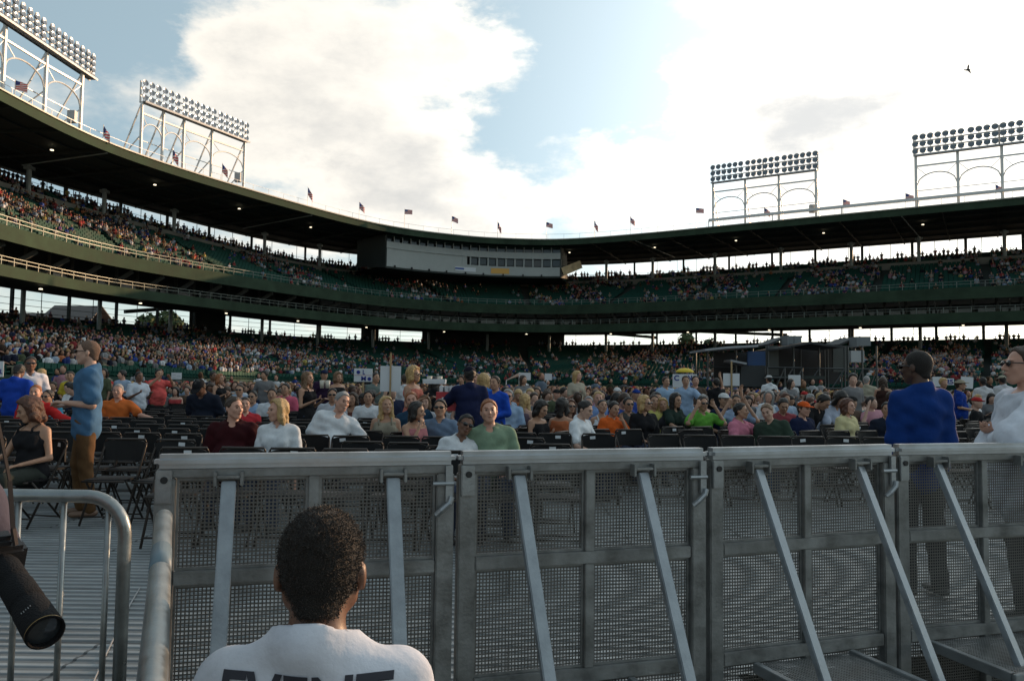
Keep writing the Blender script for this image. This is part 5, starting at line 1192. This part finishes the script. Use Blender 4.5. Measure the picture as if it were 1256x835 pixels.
FV, FF_ = np.array(q.v), np.array(q.f); rest = np.array([(x, y, 0, rz) for x, y, rz, kd, kk in CH[NI:]])
V, F = inst(rest, FV, FF_); tag(np_mesh('folding_chairs', V, F, m_chair), 'many more black folding chairs filling the floor toward the stands', 'folding chairs', kind='stuff')
# ------------------------------------------------------------------ crowd figures
def proto(pose, skin_, **k):
    h = k.pop('h', .022); hairst = k.pop('hair', 'short'); slv = k.pop('sleeve', 'short'); hat = k.pop('hat', None)
    fg = Fig(pose, **k); VS, FS, MI = [], [], []
    def addm(V, F, mi): n = sum(len(v) for v in VS); VS.append(V); FS.append(F + n); MI.append(np.full(len(F), mi))
    V, F = fg.body(h, False); addm(V, F, 0)
    f = Fld(); fg.torso(f, .016)
    if slv != 'tank':
        for i in (0, 1): f.cone(fg.sh[i], fg.sh[i] + (fg.el[i] - fg.sh[i]) * .75, .062, .062, k=.03)
        f.cut(fg.neck0 + fg.T @ V3(0, -.005, .015), fg.T @ V3(0, -.35, 1))
    else: f.cut(fg.chest + fg.T @ V3(0, 0, .10), fg.T @ V3(0, -.1, 1))
    V, F = f.mesh(h, .004); addm(V, F, 1)
    f = Fld(); f.cone(fg.P + V3(-.045, 0, -.02), fg.P + V3(.045, 0, -.02), .14, .14, flat=((0, 1, 0), .82))
    for i in (0, 1): f.cone(fg.hip[i], fg.kn[i], .095, .068, k=.03); f.cone(fg.kn[i], fg.an[i], .066, .05, k=.02)
    V, F = f.mesh(h); addm(V, F, 2)
    H = fg.Hd; c = fg.hc; g = lambda x, y, z: c + H @ V3(x, y, z); f = Fld(); f.ell(g(0, .014, .034), (.092, .112, .104), k=.01, M=H); f.cut(g(0, -.056, .052), H @ V3(0, -.85, -.52))
    if hairst == 'long':
        for sg in (-1, 1): f.cone(g(sg * .07, .0, .03), g(sg * .08, .03, -.22), .04, .025, k=.02)
        f.cone(g(0, .07, .0), g(0, .09, -.24), .06, .04, k=.02)
    else: f.cut(g(0, 0, -.06), H @ V3(0, 0, -1))
    if hat: f = Fld(); f.ell(g(0, .01, .05), (.094, .112, .085), k=.01, M=H); f.cut(g(0, 0, .045), H @ V3(0, .12, -1)); f.ell(g(0, -.125, .052), (.062, .06, .012), k=.01, M=H)
    V, F = f.mesh(h * .8, .004); addm(V, F, 3)
    me = bpy.data.meshes.new('person'); V = np.concatenate(VS); F = np.concatenate(FS); me.vertices.add(len(V)); me.vertices.foreach_set('co', V.astype(np.float32).ravel()); me.loops.add(F.size); me.loops.foreach_set('vertex_index', F.astype(np.int32).ravel())
    me.polygons.add(len(F)); me.polygons.foreach_set('loop_start', np.arange(0, F.size, 4, dtype=np.int32)); me.polygons.foreach_set('loop_total', np.full(len(F), 4, np.int32)); me.update(calc_edges=True)
    me.polygons.foreach_set('material_index', np.concatenate(MI).astype(np.int32)); me.polygons.foreach_set('use_smooth', np.ones(len(F), bool))
    for _ in range(4): me.materials.append(m_blk)
    return me
PRO = [('sit', proto('sit', 0), 'sitting upright', 'short'), ('sit', proto('sit', 0, head=35, arms=('lap', 'chin')), 'hand at chin', 'short'), ('sit', proto('sit', 0, fem=True, hair='long', sleeve='tank'), 'sleeveless', 'long'),
       ('sit', proto('sit', 0, fem=True, hair='long', head=-40, roll=6), 'head turned left', 'long'), ('sit', proto('sit', 0, lean=14, nod=10, arms=('knee', 'knee')), 'leaning forward', 'short'), ('sit', proto('sit', 0, build=1.15, hat=True, head=-15), 'seated', 'cap'),
       ('sit', proto('sit', 0, head=25, roll=-7, arms=('head', 'lap')), 'shading eyes', 'short'), ('sit', proto('sit', 0, fem=True, hair='long', arms=('hold', 'hold'), nod=18), 'looking down', 'long'),
       ('stand', proto('stand', 0), 'standing', 'short'), ('stand', proto('stand', 0, fem=True, hair='long', head=30, arms=('hold', 'down')), 'standing, arm bent', 'long'), ('stand', proto('stand', 0, head=-40, arms=('back', 'front')), 'standing sideways', 'short')]
TOPS = [('white', (.62, .63, .65), 5), ('pale blue', (.28, .38, .52), 3), ('navy blue', (.015, .022, .06), 3), ('royal blue', (.015, .06, .34), 2), ('red', (.42, .025, .03), 2), ('black', (.016, .016, .018), 4), ('grey', (.17, .17, .175), 3), ('olive green', (.08, .10, .05), 1.3), ('yellow', (.52, .42, .07), .6),
        ('pink', (.52, .22, .28), 1), ('orange', (.5, .14, .03), .7), ('brown', (.10, .06, .04), 1.4), ('beige', (.38, .33, .24), 1.6), ('teal', (.05, .22, .22), .8), ('purple', (.14, .05, .20), .4)]
TOPS = [(a, tuple(.80 * q + .20 * sum(c) / 3 for q in c), w) for a, c, w in TOPS]
TW = np.array([t[2] for t in TOPS]); TW = TW / TW.sum(); HN = ['dark', 'brown', 'blond', 'grey', 'lightbrown', 'auburn']; HW = [.32, .26, .14, .08, .14, .06]
SN = ['light', 'pink', 'tan', 'brown', 'dark']; SW = [.34, .2, .3, .1, .06]
CAPC = [('white', (.55, .55, .55)), ('blue', (.012, .04, .22)), ('red', (.4, .03, .03)), ('black', (.02, .02, .02))]
def rowword(y): return 'near rows' if y < 18 else 'middle rows' if y < 22 else 'farther rows' if y < 26 else 'far rows'
def colw2(px):
    for lim, w in ((60, 'at the left edge'), (110, 'left of the faded blue polo'), (160, 'right of the faded blue polo'), (215, 'near the coral polo'), (265, 'left of the black dress'), (320, 'above the maroon polo'), (365, 'left of the girl with cups'), (420, 'right of the girl with cups'), (470, 'near the lettered sign'), (530, 'near the tray of cups'), (590, 'around the vendor'),
                   (640, 'behind the pale green polo'), (700, 'behind the dark haired women'), (760, 'behind the boy in orange'), (810, 'behind the printed black t-shirt'), (860, 'around the yellow umbrella'), (915, 'around the blank sign'), (965, 'below the sound booth'), (1020, 'right of the sound booth'), (1090, 'near the balding man'), (1180, 'beyond the royal blue sweatshirt')):
        if px < lim: return w
    return 'near the two ushers'
cnt = 0; budget = 300 - len(TAKEN); FAR = []; seen = {}
for (x, y, rz, kd, kk) in CH:
    if kd == 2 or y < 13: continue
    px = px_of(x, y)
    lim = 20.5 if px < 450 else 15.5 if px < 660 else 17.5       # the empty seats in front of the crowd
    if y < lim and rg.random() < (.93 if y < lim - 3 else .75): continue
    if rg.random() < .14: continue
    if cnt >= budget or abs(px - 628) > 660: FAR.append((x, y, 0.0, rz + rg.normal(0, .25))); continue
    stand = rg.random() < .05; cand = [p for p in PRO if (p[0] == 'stand') == stand]; p = cand[rg.integers(len(cand))]
    tn_, tc_, _ = TOPS[rg.choice(len(TOPS), p=TW)]; hn = HN[rg.choice(6, p=HW)] if p[3] != 'cap' else None; cn = CAPC[rg.integers(4)]; sn = SN[rg.choice(5, p=SW)]
    if hn in ('blond', 'auburn', 'lightbrown') and sn in ('brown', 'dark'): hn = 'dark'
    o = bpy.data.objects.new('person', p[1]); COL.objects.link(o); o.location = (x, y, 0); o.rotation_euler = (0, 0, rz + rg.normal(0, .28)); s_ = rg.uniform(.93, 1.04); o.scale = (s_, s_, s_)
    bt = [(.03, .05, .10), (.02, .02, .025), (.20, .18, .13)][rg.integers(3)]
    for j, m in enumerate((skinmat(sn), cloth(tc_), cloth(bt), hairmat(hn) if hn else cloth(cn[1]))): o.material_slots[j].link = 'OBJECT'; o.material_slots[j].material = m
    hd = (cn[0] + ' cap') if not hn else {'lightbrown': 'light brown', 'blond': 'blonde'}.get(hn, hn) + ' hair'
    lab = '%s top, %s, %s %s, %s' % (tn_, hd, p[2].replace(', seated', '').replace('in a sleeveless top', 'sleeveless').replace('wearing a cap', 'seated'), rowword(y), colw2(px))
    g_ = 'crowd seated on the floor'; tag(o, lab, 'person', lab if lab in seen else None); 
    if lab in seen: seen[lab]['group'] = lab
    seen[lab] = o
    if 'group' not in o: o['group'] = g_
    cnt += 1
# low-detail figures for the far crowd
def lowp(stand=False, long_=False):
    parts = []
    def P_add(fn, ci): q = MB(); fn(q); parts.append((np.array(q.v), q.f, ci))
    dz = .44 if stand else 0
    P_add(lambda q: q.ball((0, -.03, 1.20 + dz), (.078, .095, .115), 7, 5), 0)
    P_add(lambda q: q.ball((0, .005, 1.235 + dz), (.088, .10, .10), 7, 4), 3)
    if long_: P_add(lambda q: q.ball((0, .05, 1.12 + dz), (.10, .07, .17), 6, 4), 3)
    P_add(lambda q: q.tube([(0, 0, .50 + dz), (0, 0, .75 + dz), (0, .0, .95 + dz), (0, 0, 1.06 + dz)], [.16, .15, .20, .10], 7), 1)
    for sg in (-1, 1):
        P_add(lambda q: q.tube([(sg * .19, 0, 1.0 + dz), (sg * .24, -.02, .76 + dz), ], [.055, .045], 5), 1)
        P_add(lambda q: q.tube([(sg * .24, -.02, .76 + dz), (sg * .10, -.26, .66 + dz)], [.04, .03], 5), 0)
        if stand: P_add(lambda q: q.tube([(sg * .08, 0, .98), (sg * .1, 0, .05)], [.10, .06], 5), 2)
        else: P_add(lambda q: q.tube([(sg * .08, .02, .52), (sg * .12, -.42, .54), (sg * .12, -.40, .06)], [.09, .075, .05], 5), 2)
    V = np.concatenate([p[0] for p in parts]); F = []; ci = []; n = 0
    for v, f, c in parts:
        for q in f:
            if len(q) == 4: F.append([a + n for a in q])
            elif len(q) > 4: 
                for a in range(1, len(q) - 2, 2): F.append([q[0] + n, q[a] + n, q[a + 1] + n, q[a + 2] + n if a + 2 < len(q) else q[0] + n])
        ci += [c] * len(v); n += len(v)
    return V, np.array(F), np.array(ci)
LP = [lowp(), lowp(long_=True), lowp(stand=True), lowp(stand=True, long_=True)]
m_crowd = col_mat('crowd clothing', .85, .15)
def crowd(name, P, label, seed=1, pst=.02):
    r_ = np.random.default_rng(seed); VV = []; FF2 = []; CC = []; n0 = 0; P = np.array(P); kind = r_.random(len(P)); typ = np.where(kind < pst / 2, 2, np.where(kind < pst, 3, np.where(kind < .62, 0, 1)))
    if P.shape[1] > 4: typ = np.where(P[:, 4] > .5, np.where(kind < .6, 2, 3), typ)
    tc = np.array([t[1] for t in TOPS]); hc = np.array([HAIRC[h] for h in HN]); skc = np.array([SKIN[k_] for k_ in SN]); bt = np.array([(.03, .05, .10), (.02, .02, .025), (.20, .18, .13), (.05, .05, .055)])
    for t in range(4):
        S_ = P[typ == t]
        if not len(S_): continue
        V, F, ci = LP[t]; v, f = inst(S_[:, :4], V, F, sc_=r_.uniform(.9, 1.06, len(S_)))
        n = len(S_); pal = np.zeros((n, 4, 3)); pal[:, 0] = skc[r_.choice(5, n, p=SW)] * .8; pal[:, 1] = tc[r_.choice(len(TOPS), n, p=TW)] * r_.uniform(.3, .95, (n, 1)); pal[:, 2] = bt[r_.integers(0, 4, n)]; pal[:, 3] = hc[r_.choice(6, n, p=np.array(HW) / sum(HW))]  # tops vary at random; colours also lowered for the shade between figures
        hats = r_.random(n) < .16; pal[hats, 3] = np.array([c_[1] for c_ in CAPC])[r_.integers(0, 4, hats.sum())]
        VV.append(v); FF2.append(f + n0); CC.append(pal[:, ci].reshape(-1, 3)); n0 += len(v)
    o = np_mesh(name, np.concatenate(VV), np.concatenate(FF2), m_crowd, None, np.concatenate(CC), smooth=True); tag(o, label, 'crowd', kind='stuff'); return o
crowd('crowd', FAR, 'far part of the crowd seated on the floor, heads seen as a mass', 3)
def nz(s, i, a): return .5 + .25 * math.sin(s * .31 + a) + .25 * math.sin(s * .83 + i * .45 + a * 2.3)
rr = np.random.default_rng(9); PU, PL_ = [], []
for r in GU:
    px = px_of(r[0], r[1]); i = int(r[5]); w = i / NU; c = nz(r[4], i, 1.3)
    if w > .78: p = .30 + .25 * c
    elif px < 150: p = .08 + .72 * (w > .3) * (c > .35)
    elif px < 345: p = .05 + .6 * (c > .70)
    elif px < 700: p = .04 + .5 * (c > .68)
    else: p = .08 + .5 * (c > .55)
    if w > .95: p = .75
    if rr.random() < p: PU.append((r[0], r[1], r[2] + (.0), r[3] + rr.normal(0, .25), 1.0 if (w > .95 and rr.random() < .45) or rr.random() < .015 else 0))
for r in GL:
    px = px_of(r[0], r[1]); i = int(r[5]); w = i / NL; c = nz(r[4], i, 4.1)
    p = .13 + .50 * (c > .5)
    if 400 < px < 720: p *= .30 + .5 * (w < .12 or (.25 < w < .5 and c > .4))
    if w > .62: p *= .55
    if w > .96: p = .75
    if w > .02 and rr.random() < p: PL_.append((r[0], r[1], r[2], r[3] + rr.normal(0, .25), 1.0 if (w > .96 and rr.random() < .5) or rr.random() < .02 else 0))
print('crowd', len(PU), len(PL_), len(FAR), cnt, len(CH))
crowd('crowd', PU, 'spectators spread over the upper deck of the grandstand', 5); crowd('crowd', PL_, 'dense crowd of spectators filling the lower stand', 6)
# ------------------------------------------------------------------ signs
m_board = mat('sign board', (.60, .62, .64), .7, var=.06, scale=3); m_stick = mat('sign stick', (.36, .25, .13), .8, var=.2, scale=8); m_blue = mat('sign blue', (.015, .03, .22), .7); m_redl = mat('thin red', (.4, .05, .05), .7)
def letters(word, w, h, m, parent, loc):
    cu = bpy.data.curves.new('t', 'FONT'); cu.body = word; cu.size = 1; cu.extrude = .004; cu.offset = .03
    to = bpy.data.objects.new('t', cu); COL.objects.link(to); dg = bpy.context.evaluated_depsgraph_get(); dg.update(); me = bpy.data.meshes.new_from_object(to.evaluated_get(dg)); bpy.data.objects.remove(to)
    co = np.zeros(len(me.vertices) * 3); me.vertices.foreach_get('co', co); co = co.reshape(-1, 3); mn, mx_ = co.min(0), co.max(0)
    n = np.zeros_like(co); n[:, 0] = (co[:, 0] - mn[0]) / (mx_[0] - mn[0]) * w; n[:, 2] = (co[:, 1] - mn[1]) / (mx_[1] - mn[1]) * h; n[:, 1] = -co[:, 2] * 1.0
    me.vertices.foreach_set('co', n.ravel()); me.materials.clear(); o = link('lettering', me, m, parent); o.location = loc; return o
def sign(px0, py0, px1, py1, d, label, stick=None, tilt=0, depth=.012):
    a, b = at(px0, py1, d), at(px1, py0, d); w, h = b.x - a.x, b.z - a.z; cx = (a.x + b.x) / 2
    r = empty('handheld_sign', (cx, d, a.z)); tag(r, label, 'sign', 'signs held up over the crowd'); r.rotation_euler = (0, R(tilt), 0)
    q = MB(); q.box((0, 0, h / 2), (w, depth, h)); q.build('board', m_board, r, bevel=.003)
    if stick is not None:
        q = MB(); y_ = -.02 if stick == 'front' else .02; q.box((0, y_, h / 2 - .25 if stick != 'front' else h / 2 - .12), (.03, .02, h + .5 if stick != 'front' else h + .22 + .5)); q.build('stick', m_stick, r)
    return r, w, h
r, w, h = sign(434, 452, 457, 468, 15.5, 'white sign with blue letters L and M and two blue dots', 'back')
letters('L', w * .12, h * .34, m_blue, r, (-w * .02, -.012, h * .56)); letters('M', w * .26, h * .34, m_blue, r, (-w * .10, -.012, h * .08))
for x_, z_ in ((-.26, .72), (.34, .22)):
    q = MB(); q.lathe([(.001, -.004), (h * .14, -.004), (h * .14, .004), (.001, .004)], (x_ * w, -.012, z_ * h), Vector((0, -1, 0)), 14); q.build('dot', m_blue, r)
q = MB(); q.box((0, -.009, h * .49), (w * .94, .004, h * .02)); q.build('rule', m_redl, r)
sign(466, 449, 492, 480, 14.5, 'large blank back of a white sign with a wooden stick, middle left', 'front')
sign(887, 458, 907, 473, 15.5, 'blank back of a white sign on a stick, right of the yellow umbrella', 'front')
r, w, h = sign(210, 457, 223, 465, 22, 'small white sign with faint lines beside the coral red polo')
q = MB()
for k_ in range(3): q.box((-w * .22 + (k_ % 2) * w * .44, -.008, h * (.25 + .22 * k_)), (w * .3, .003, h * .05))
q.build('lettering', mat('sign grey', (.3, .3, .32), .7), r)
r, w, h = sign(825, 459, 855, 475, 19.5, 'white sign with blue capitals held behind the two pale blue shirts')
letters('C', w * .2, h * .42, m_blue, r, (-w * .44, -.012, h * .5)); letters('N', w * .17, h * .42, m_blue, r, (w * .12, -.012, h * .5)); letters('N', w * .17, h * .34, m_blue, r, (w * .22, -.012, h * .06))
sign(967, 460, 982, 473, 26, 'plain white sign on the rail of the sound booth')
r, w, h = sign(1159, 464, 1170, 472, 24, 'small white sign with blue figures left of the brimmed hat'); letters('25', w * .8, h * .7, m_blue, r, (-w * .4, -.012, h * .15))
sign(1144, 462, 1155, 474, 25, 'narrow white sign seen edgewise left of the blue figures'); sign(1178, 462, 1193, 476, 25, 'tilted white sign behind the brimmed hat', tilt=4)
r, w, h = sign(-14, 443, 5, 462, 12, 'white sign cut off by the left edge of the photo'); letters('L', w * .15, h * .3, m_blue, r, (w * .3, -.012, h * .2))
sign(668, 458, 677, 466, 40, 'small square white sign over the far floor crowd'); sign(638, 457, 651, 466, 42, 'white board beside the slanting white canopy')
q = MB(); a = at(621, 466, 42.5); b = at(637, 457, 42.5); c = at(655, 466, 42.5); q.sheet([a, Vector((b.x, a.y, b.z)), Vector((b.x + .4, a.y + 2, b.z)), Vector((a.x, a.y + 2, a.z))], .03, (0, -.5, 1)); q.bar((b.x, a.y, 0), (b.x, a.y, b.z), .05); q.bar((a.x, a.y, 0), (a.x, a.y, a.z), .05)
tag(q.build('canopy', m_board), 'low slanting white canopy standing in the far floor crowd', 'canopy')
# yellow umbrella hat dome
u = at(840, 457, 20); r = empty('umbrella', (u.x, 20, u.z - .9)); tag(r, 'yellow umbrella opened above the sign with blue capitals', 'umbrella')
q = MB(); pr_ = [(.24 * math.sin(t), .9 + .12 * math.cos(t)) for t in np.linspace(.05, 1.5, 7)]; q.lathe(pr_ + [(.235, .905)] + [(.22 * math.sin(t), .89 + .11 * math.cos(t)) for t in np.linspace(1.45, .05, 6)], (0, 0, 0), n=12); q.build('canopy', mat('yellow cloth', (.62, .45, .03), .7), r, smooth=True)
q = MB(); q.tube([(0, 0, 0), (0, 0, 1.0)], .012, 8); q.build('shaft', m_blk, r)
# ------------------------------------------------------------------ things people hold
m_cup = mat('plastic cup', (.55, .50, .42), .35); m_red = mat('red crate', (.42, .02, .03), .45)
def cup(p, h=.13, lab='', grp='cups in hands'):
    q = MB(); q.lathe([(.001, 0), (.032, 0), (.044, h), (.040, h), (.038, h * .85), (.001, h * .85)], (0, 0, 0), n=12); o = q.build('cup', m_cup, smooth=True); o.location = p; tag(o, lab, 'cup', grp)
for dx, l in ((0, 'left'), (.09, 'right')): cup(at(395, 476, 12.75) + Vector((dx, 0, 0)), lab='pale plastic cup held by the girl in the black tank top, %s of her two' % l)
t = at(533, 471, 12.2); r = empty('cup_tray', t); tag(r, 'pale carton tray carried by the blonde woman in coral', 'tray'); q = MB(); q.box((0, 0, .02), (.34, .24, .03)); q.build('base', m_tag, r); q = MB()
for sx, sy, ww, dd in ((0, -.12, .34, .01), (0, .12, .34, .01), (-.17, 0, .01, .25), (.17, 0, .01, .25)): q.box((sx, sy, .055), (ww, dd, .05))
q.build('rim', m_tag, r)
for sx in (-.08, .08): cup(t + Vector((sx, 0, .036)), .09, 'cup standing in the carton tray, %s one' % ('left' if sx < 0 else 'right'), 'cups in the tray')
t = at(552, 490, 11.0); r = empty('vendor_crate', (t.x, 11.0, t.z - .16)); tag(r, 'red vendor crate full of white packets beside the vendor', 'crate')
q = MB()
for sx, sy, ww, dd in ((0, -.16, .36, .02), (0, .16, .36, .02), (-.17, 0, .02, .30), (.17, 0, .02, .30)): q.box((sx, sy, .14), (ww, dd, .26))
q.box((0, 0, .02), (.34, .30, .03)); q.build('box', m_red, r); q = MB(); q.box((-.02, -.172, .15), (.16, .005, .09)); q.build('label', m_tag, r)
for k_ in range(5):
    q = MB(); q.box((-.12 + .06 * k_, .02 * (k_ % 2), .28), (.05, .16, .14), rz=.2 * k_); o = q.build('packet', m_tag, bevel=.006); o.location = r.location; tag(o, 'white packet in the red crate, number %s from the left' % ('one', 'two', 'three', 'four', 'five')[k_], 'packet', 'packets in the vendor crate')
# ------------------------------------------------------------------ camera hanging at the left
cb = at(2, 690, 1.80); ce = at(56, 776, 1.62); r = empty('camera', cb); tag(r, 'black camera with a long zoom lens hanging from its strap at the left edge', 'camera'); ax = (ce - cb); L_ = ax.length; ax.normalize()
m_cam = mat('camera black', (.010, .010, .011), .5, bump=.2, bscale=300); m_rub = mat('lens rubber', (.006, .006, .007), .8, bump=.6, bscale=220, spec=.2)
T3 = ax.to_track_quat('Z', 'Y').to_matrix(); q = MB(); q.box(-ax * .02, (.10, .075, .055), M=T3); q.box(-ax * .02 + T3 @ Vector((0, .048, 0)), (.045, .03, .045), M=T3); q.box(-ax * .02 + T3 @ Vector((-.045, 0, .01)), (.02, .07, .07), M=T3); q.build('body', m_cam, r, bevel=.012)
q = MB(); q.lathe([(.027, .0), (.027, .02), (.031, .025), (.032, L_ * .30), (.0305, L_ * .31), (.0305, L_ * .36), (.034, L_ * .38), (.035, L_ * .62), (.033, L_ * .63), (.033, L_ * .68), (.036, L_ * .70), (.038, L_ * .98), (.037, L_), (.033, L_), (.032, L_ * .95)], (0, 0, 0), ax, 36); l_ = q.build('lens', m_rub, r, smooth=True)
q = MB(); q.lathe([(.032, L_ * .955), (.02, L_ * .965), (.001, L_ * .968)], (0, 0, 0), ax, 28); q.build('glass', mat('lens glass', (.03, .035, .04), .06, spec=.8), l_, smooth=True)
q = MB(); q.lathe([(.0382, L_ * .985), (.0382, L_ * .992)], (0, 0, 0), ax, 36); q.build('ring', mat('lens ring', (.25, .16, .06), .3, .8), l_)
q = MB(); sd_ = Vector((0.25, -1, .35)); sd_ = (sd_ - ax * sd_.dot(ax)).normalized(); sx_ = ax.cross(sd_)
for k_ in range(5): q.bar(ax * L_ * .81 + sd_ * .0368 + sx_ * (.005 * k_ - .012), ax * L_ * (.822 + .006 * (k_ % 2)) + sd_ * .0368 + sx_ * (.005 * k_ - .012), .0016, .0008, up=sd_)
q.build('lens_marking', mat('marking grey', (.25, .25, .25), .6), l_)
q = MB(); s0 = at(12, 590, 1.83) - cb; s1 = at(16, 648, 1.80) - cb; q.bar(at(-6, 500, 1.86) - cb, s0, .007, .004); q.bar(s0, s1, .009, .005); q.bar(s1, Vector((.03, 0, .04)), .012, .006); q.build('strap', mat('strap', (.016, .011, .010), .9), r)
# ------------------------------------------------------------------ sound booths on the floor
m_tarp = mat('grey tarp', (.045, .05, .052), .8, var=.2, scale=.8, bump=.4, bscale=3); m_curt = mat('grey curtain', (.085, .09, .083), .85, var=.12, scale=1.2, bump=.5, bscale=5, stretch=(4, 4, .3)); m_awn = mat('awning', (.34, .36, .38), .7, var=.1, scale=1); m_bt = mat('blue tarp', (.02, .06, .16), .6, var=.2, scale=1); m_scaf = mat('scaffold', (.10, .105, .105), .4, .7)
DB = 47.0
def A(px, py, d=DB): return at(px, py, d)
def bxp(q, x0, y0, x1, y1, d=DB, th=3.0):
    a, b = A(x0, y1, d), A(x1, y0, d); q.box(((a.x + b.x) / 2, d + th / 2, (a.z + b.z) / 2), (b.x - a.x, th, b.z - a.z))
def slantp(q, pts, d, depth, th=.12):
    P0 = [A(x, y, d) for x, y in pts]; n = len(P0); 
    for (a, b) in zip(P0, P0[1:]): q.sheet([a, b, b + Vector((0, depth, 0)), a + Vector((0, depth, 0))], th, ((a.z - b.z), 0, (b.x - a.x)))
def booth(name_lab, cat, base_px, parts):
    b = A(base_px, 480); r = empty('sound_booth', (b.x, DB, 0)); tag(r, name_lab, cat)
    for nm, fn, m in parts:
        q = MB(); fn(q); o = q.build(nm, m, r); o.matrix_parent_inverse = Matrix.Translation(-Vector((b.x, DB, 0)))
    return r
def frame(x0, x1, ytop, n, d=DB, zs=(1.4, 2.6)):
    def fn(q):
        a, b = A(x0, ytop, d), A(x1, ytop, d)
        for k_ in range(n + 1):
            x = a.x + (b.x - a.x) * k_ / n; q.tube([(x, d, 0), (x, d, a.z)], .06, 6); q.tube([(x, d + 3, 0), (x, d + 3, a.z)], .06, 6)
        for z in zs: q.tube([(a.x, d, z), (b.x, d, z)], .05, 6)
        for k_ in range(n): x = a.x + (b.x - a.x) * k_ / n; x2 = a.x + (b.x - a.x) * (k_ + 1) / n; q.tube([(x, d, .3), (x2, d, zs[-1])], .04, 6)
    return fn
booth('low dark booth with a white awning left of the main sound booth', 'booth', 905, [
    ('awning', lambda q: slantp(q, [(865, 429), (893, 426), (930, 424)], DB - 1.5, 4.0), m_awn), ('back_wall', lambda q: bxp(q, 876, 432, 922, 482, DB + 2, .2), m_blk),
    ('tarp', lambda q: bxp(q, 917, 431, 939, 448, DB - .2, .15), m_bt), ('desk_cover', lambda q: q.sheet([A(908, 449), A(935, 448), A(941, 474), A(906, 474)], .5, (0, 1, 0)), m_tarp), ('flap', lambda q: slantp(q, [(896, 442), (916, 446)], DB - 1, 1.5), m_awn), ('frame', frame(868, 938, 428, 2), m_scaf)])
booth('main sound booth with grey curtains, sagging awning and a fan unit on its roof', 'booth', 985, [
    ('curtain', lambda q: bxp(q, 940, 424, 955, 462, DB, .15), m_curt), ('side_curtain', lambda q: bxp(q, 1022, 424, 1040, 456, DB, .15), m_curt), ('awning', lambda q: slantp(q, [(952, 428), (972, 424), (995, 420), (1012, 423), (1034, 425)], DB - 1.5, 4.0), m_tarp),
    ('ridge_roof', lambda q: slantp(q, [(942, 423), (966, 413), (984, 413)], DB + 1, 3.0), m_tarp), ('fan_unit', lambda q: (bxp(q, 968, 412, 983, 422, DB, 1.0), bxp(q, 966, 411, 968, 423, DB - .1, 1.1), bxp(q, 974.5, 411.5, 976, 422.5, DB - .05, 1.1)), mat('fan unit', (.17, .19, .20), .6)),
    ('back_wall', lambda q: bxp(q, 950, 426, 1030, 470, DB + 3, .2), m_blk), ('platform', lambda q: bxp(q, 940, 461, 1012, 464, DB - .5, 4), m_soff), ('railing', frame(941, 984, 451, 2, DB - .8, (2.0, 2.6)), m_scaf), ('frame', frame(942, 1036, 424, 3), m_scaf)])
booth('right sound booth with a slanted grey roof and fan unit, scaffold below', 'booth', 1060, [
    ('ridge_roof', lambda q: slantp(q, [(1030, 423), (1050, 414), (1068, 414)], DB + 1, 3.0), m_tarp), ('fan_unit', lambda q: (bxp(q, 1053, 414, 1068, 424, DB, 1.0), bxp(q, 1051, 413, 1053, 425, DB - .1, 1.1)), mat('fan unit', (.17, .19, .20), .6)), ('frame', frame(1040, 1075, 424, 2), m_scaf), ('counter', lambda q: bxp(q, 1044, 430, 1060, 444, DB, .8), mat('white counter', (.4, .42, .42), .6))])
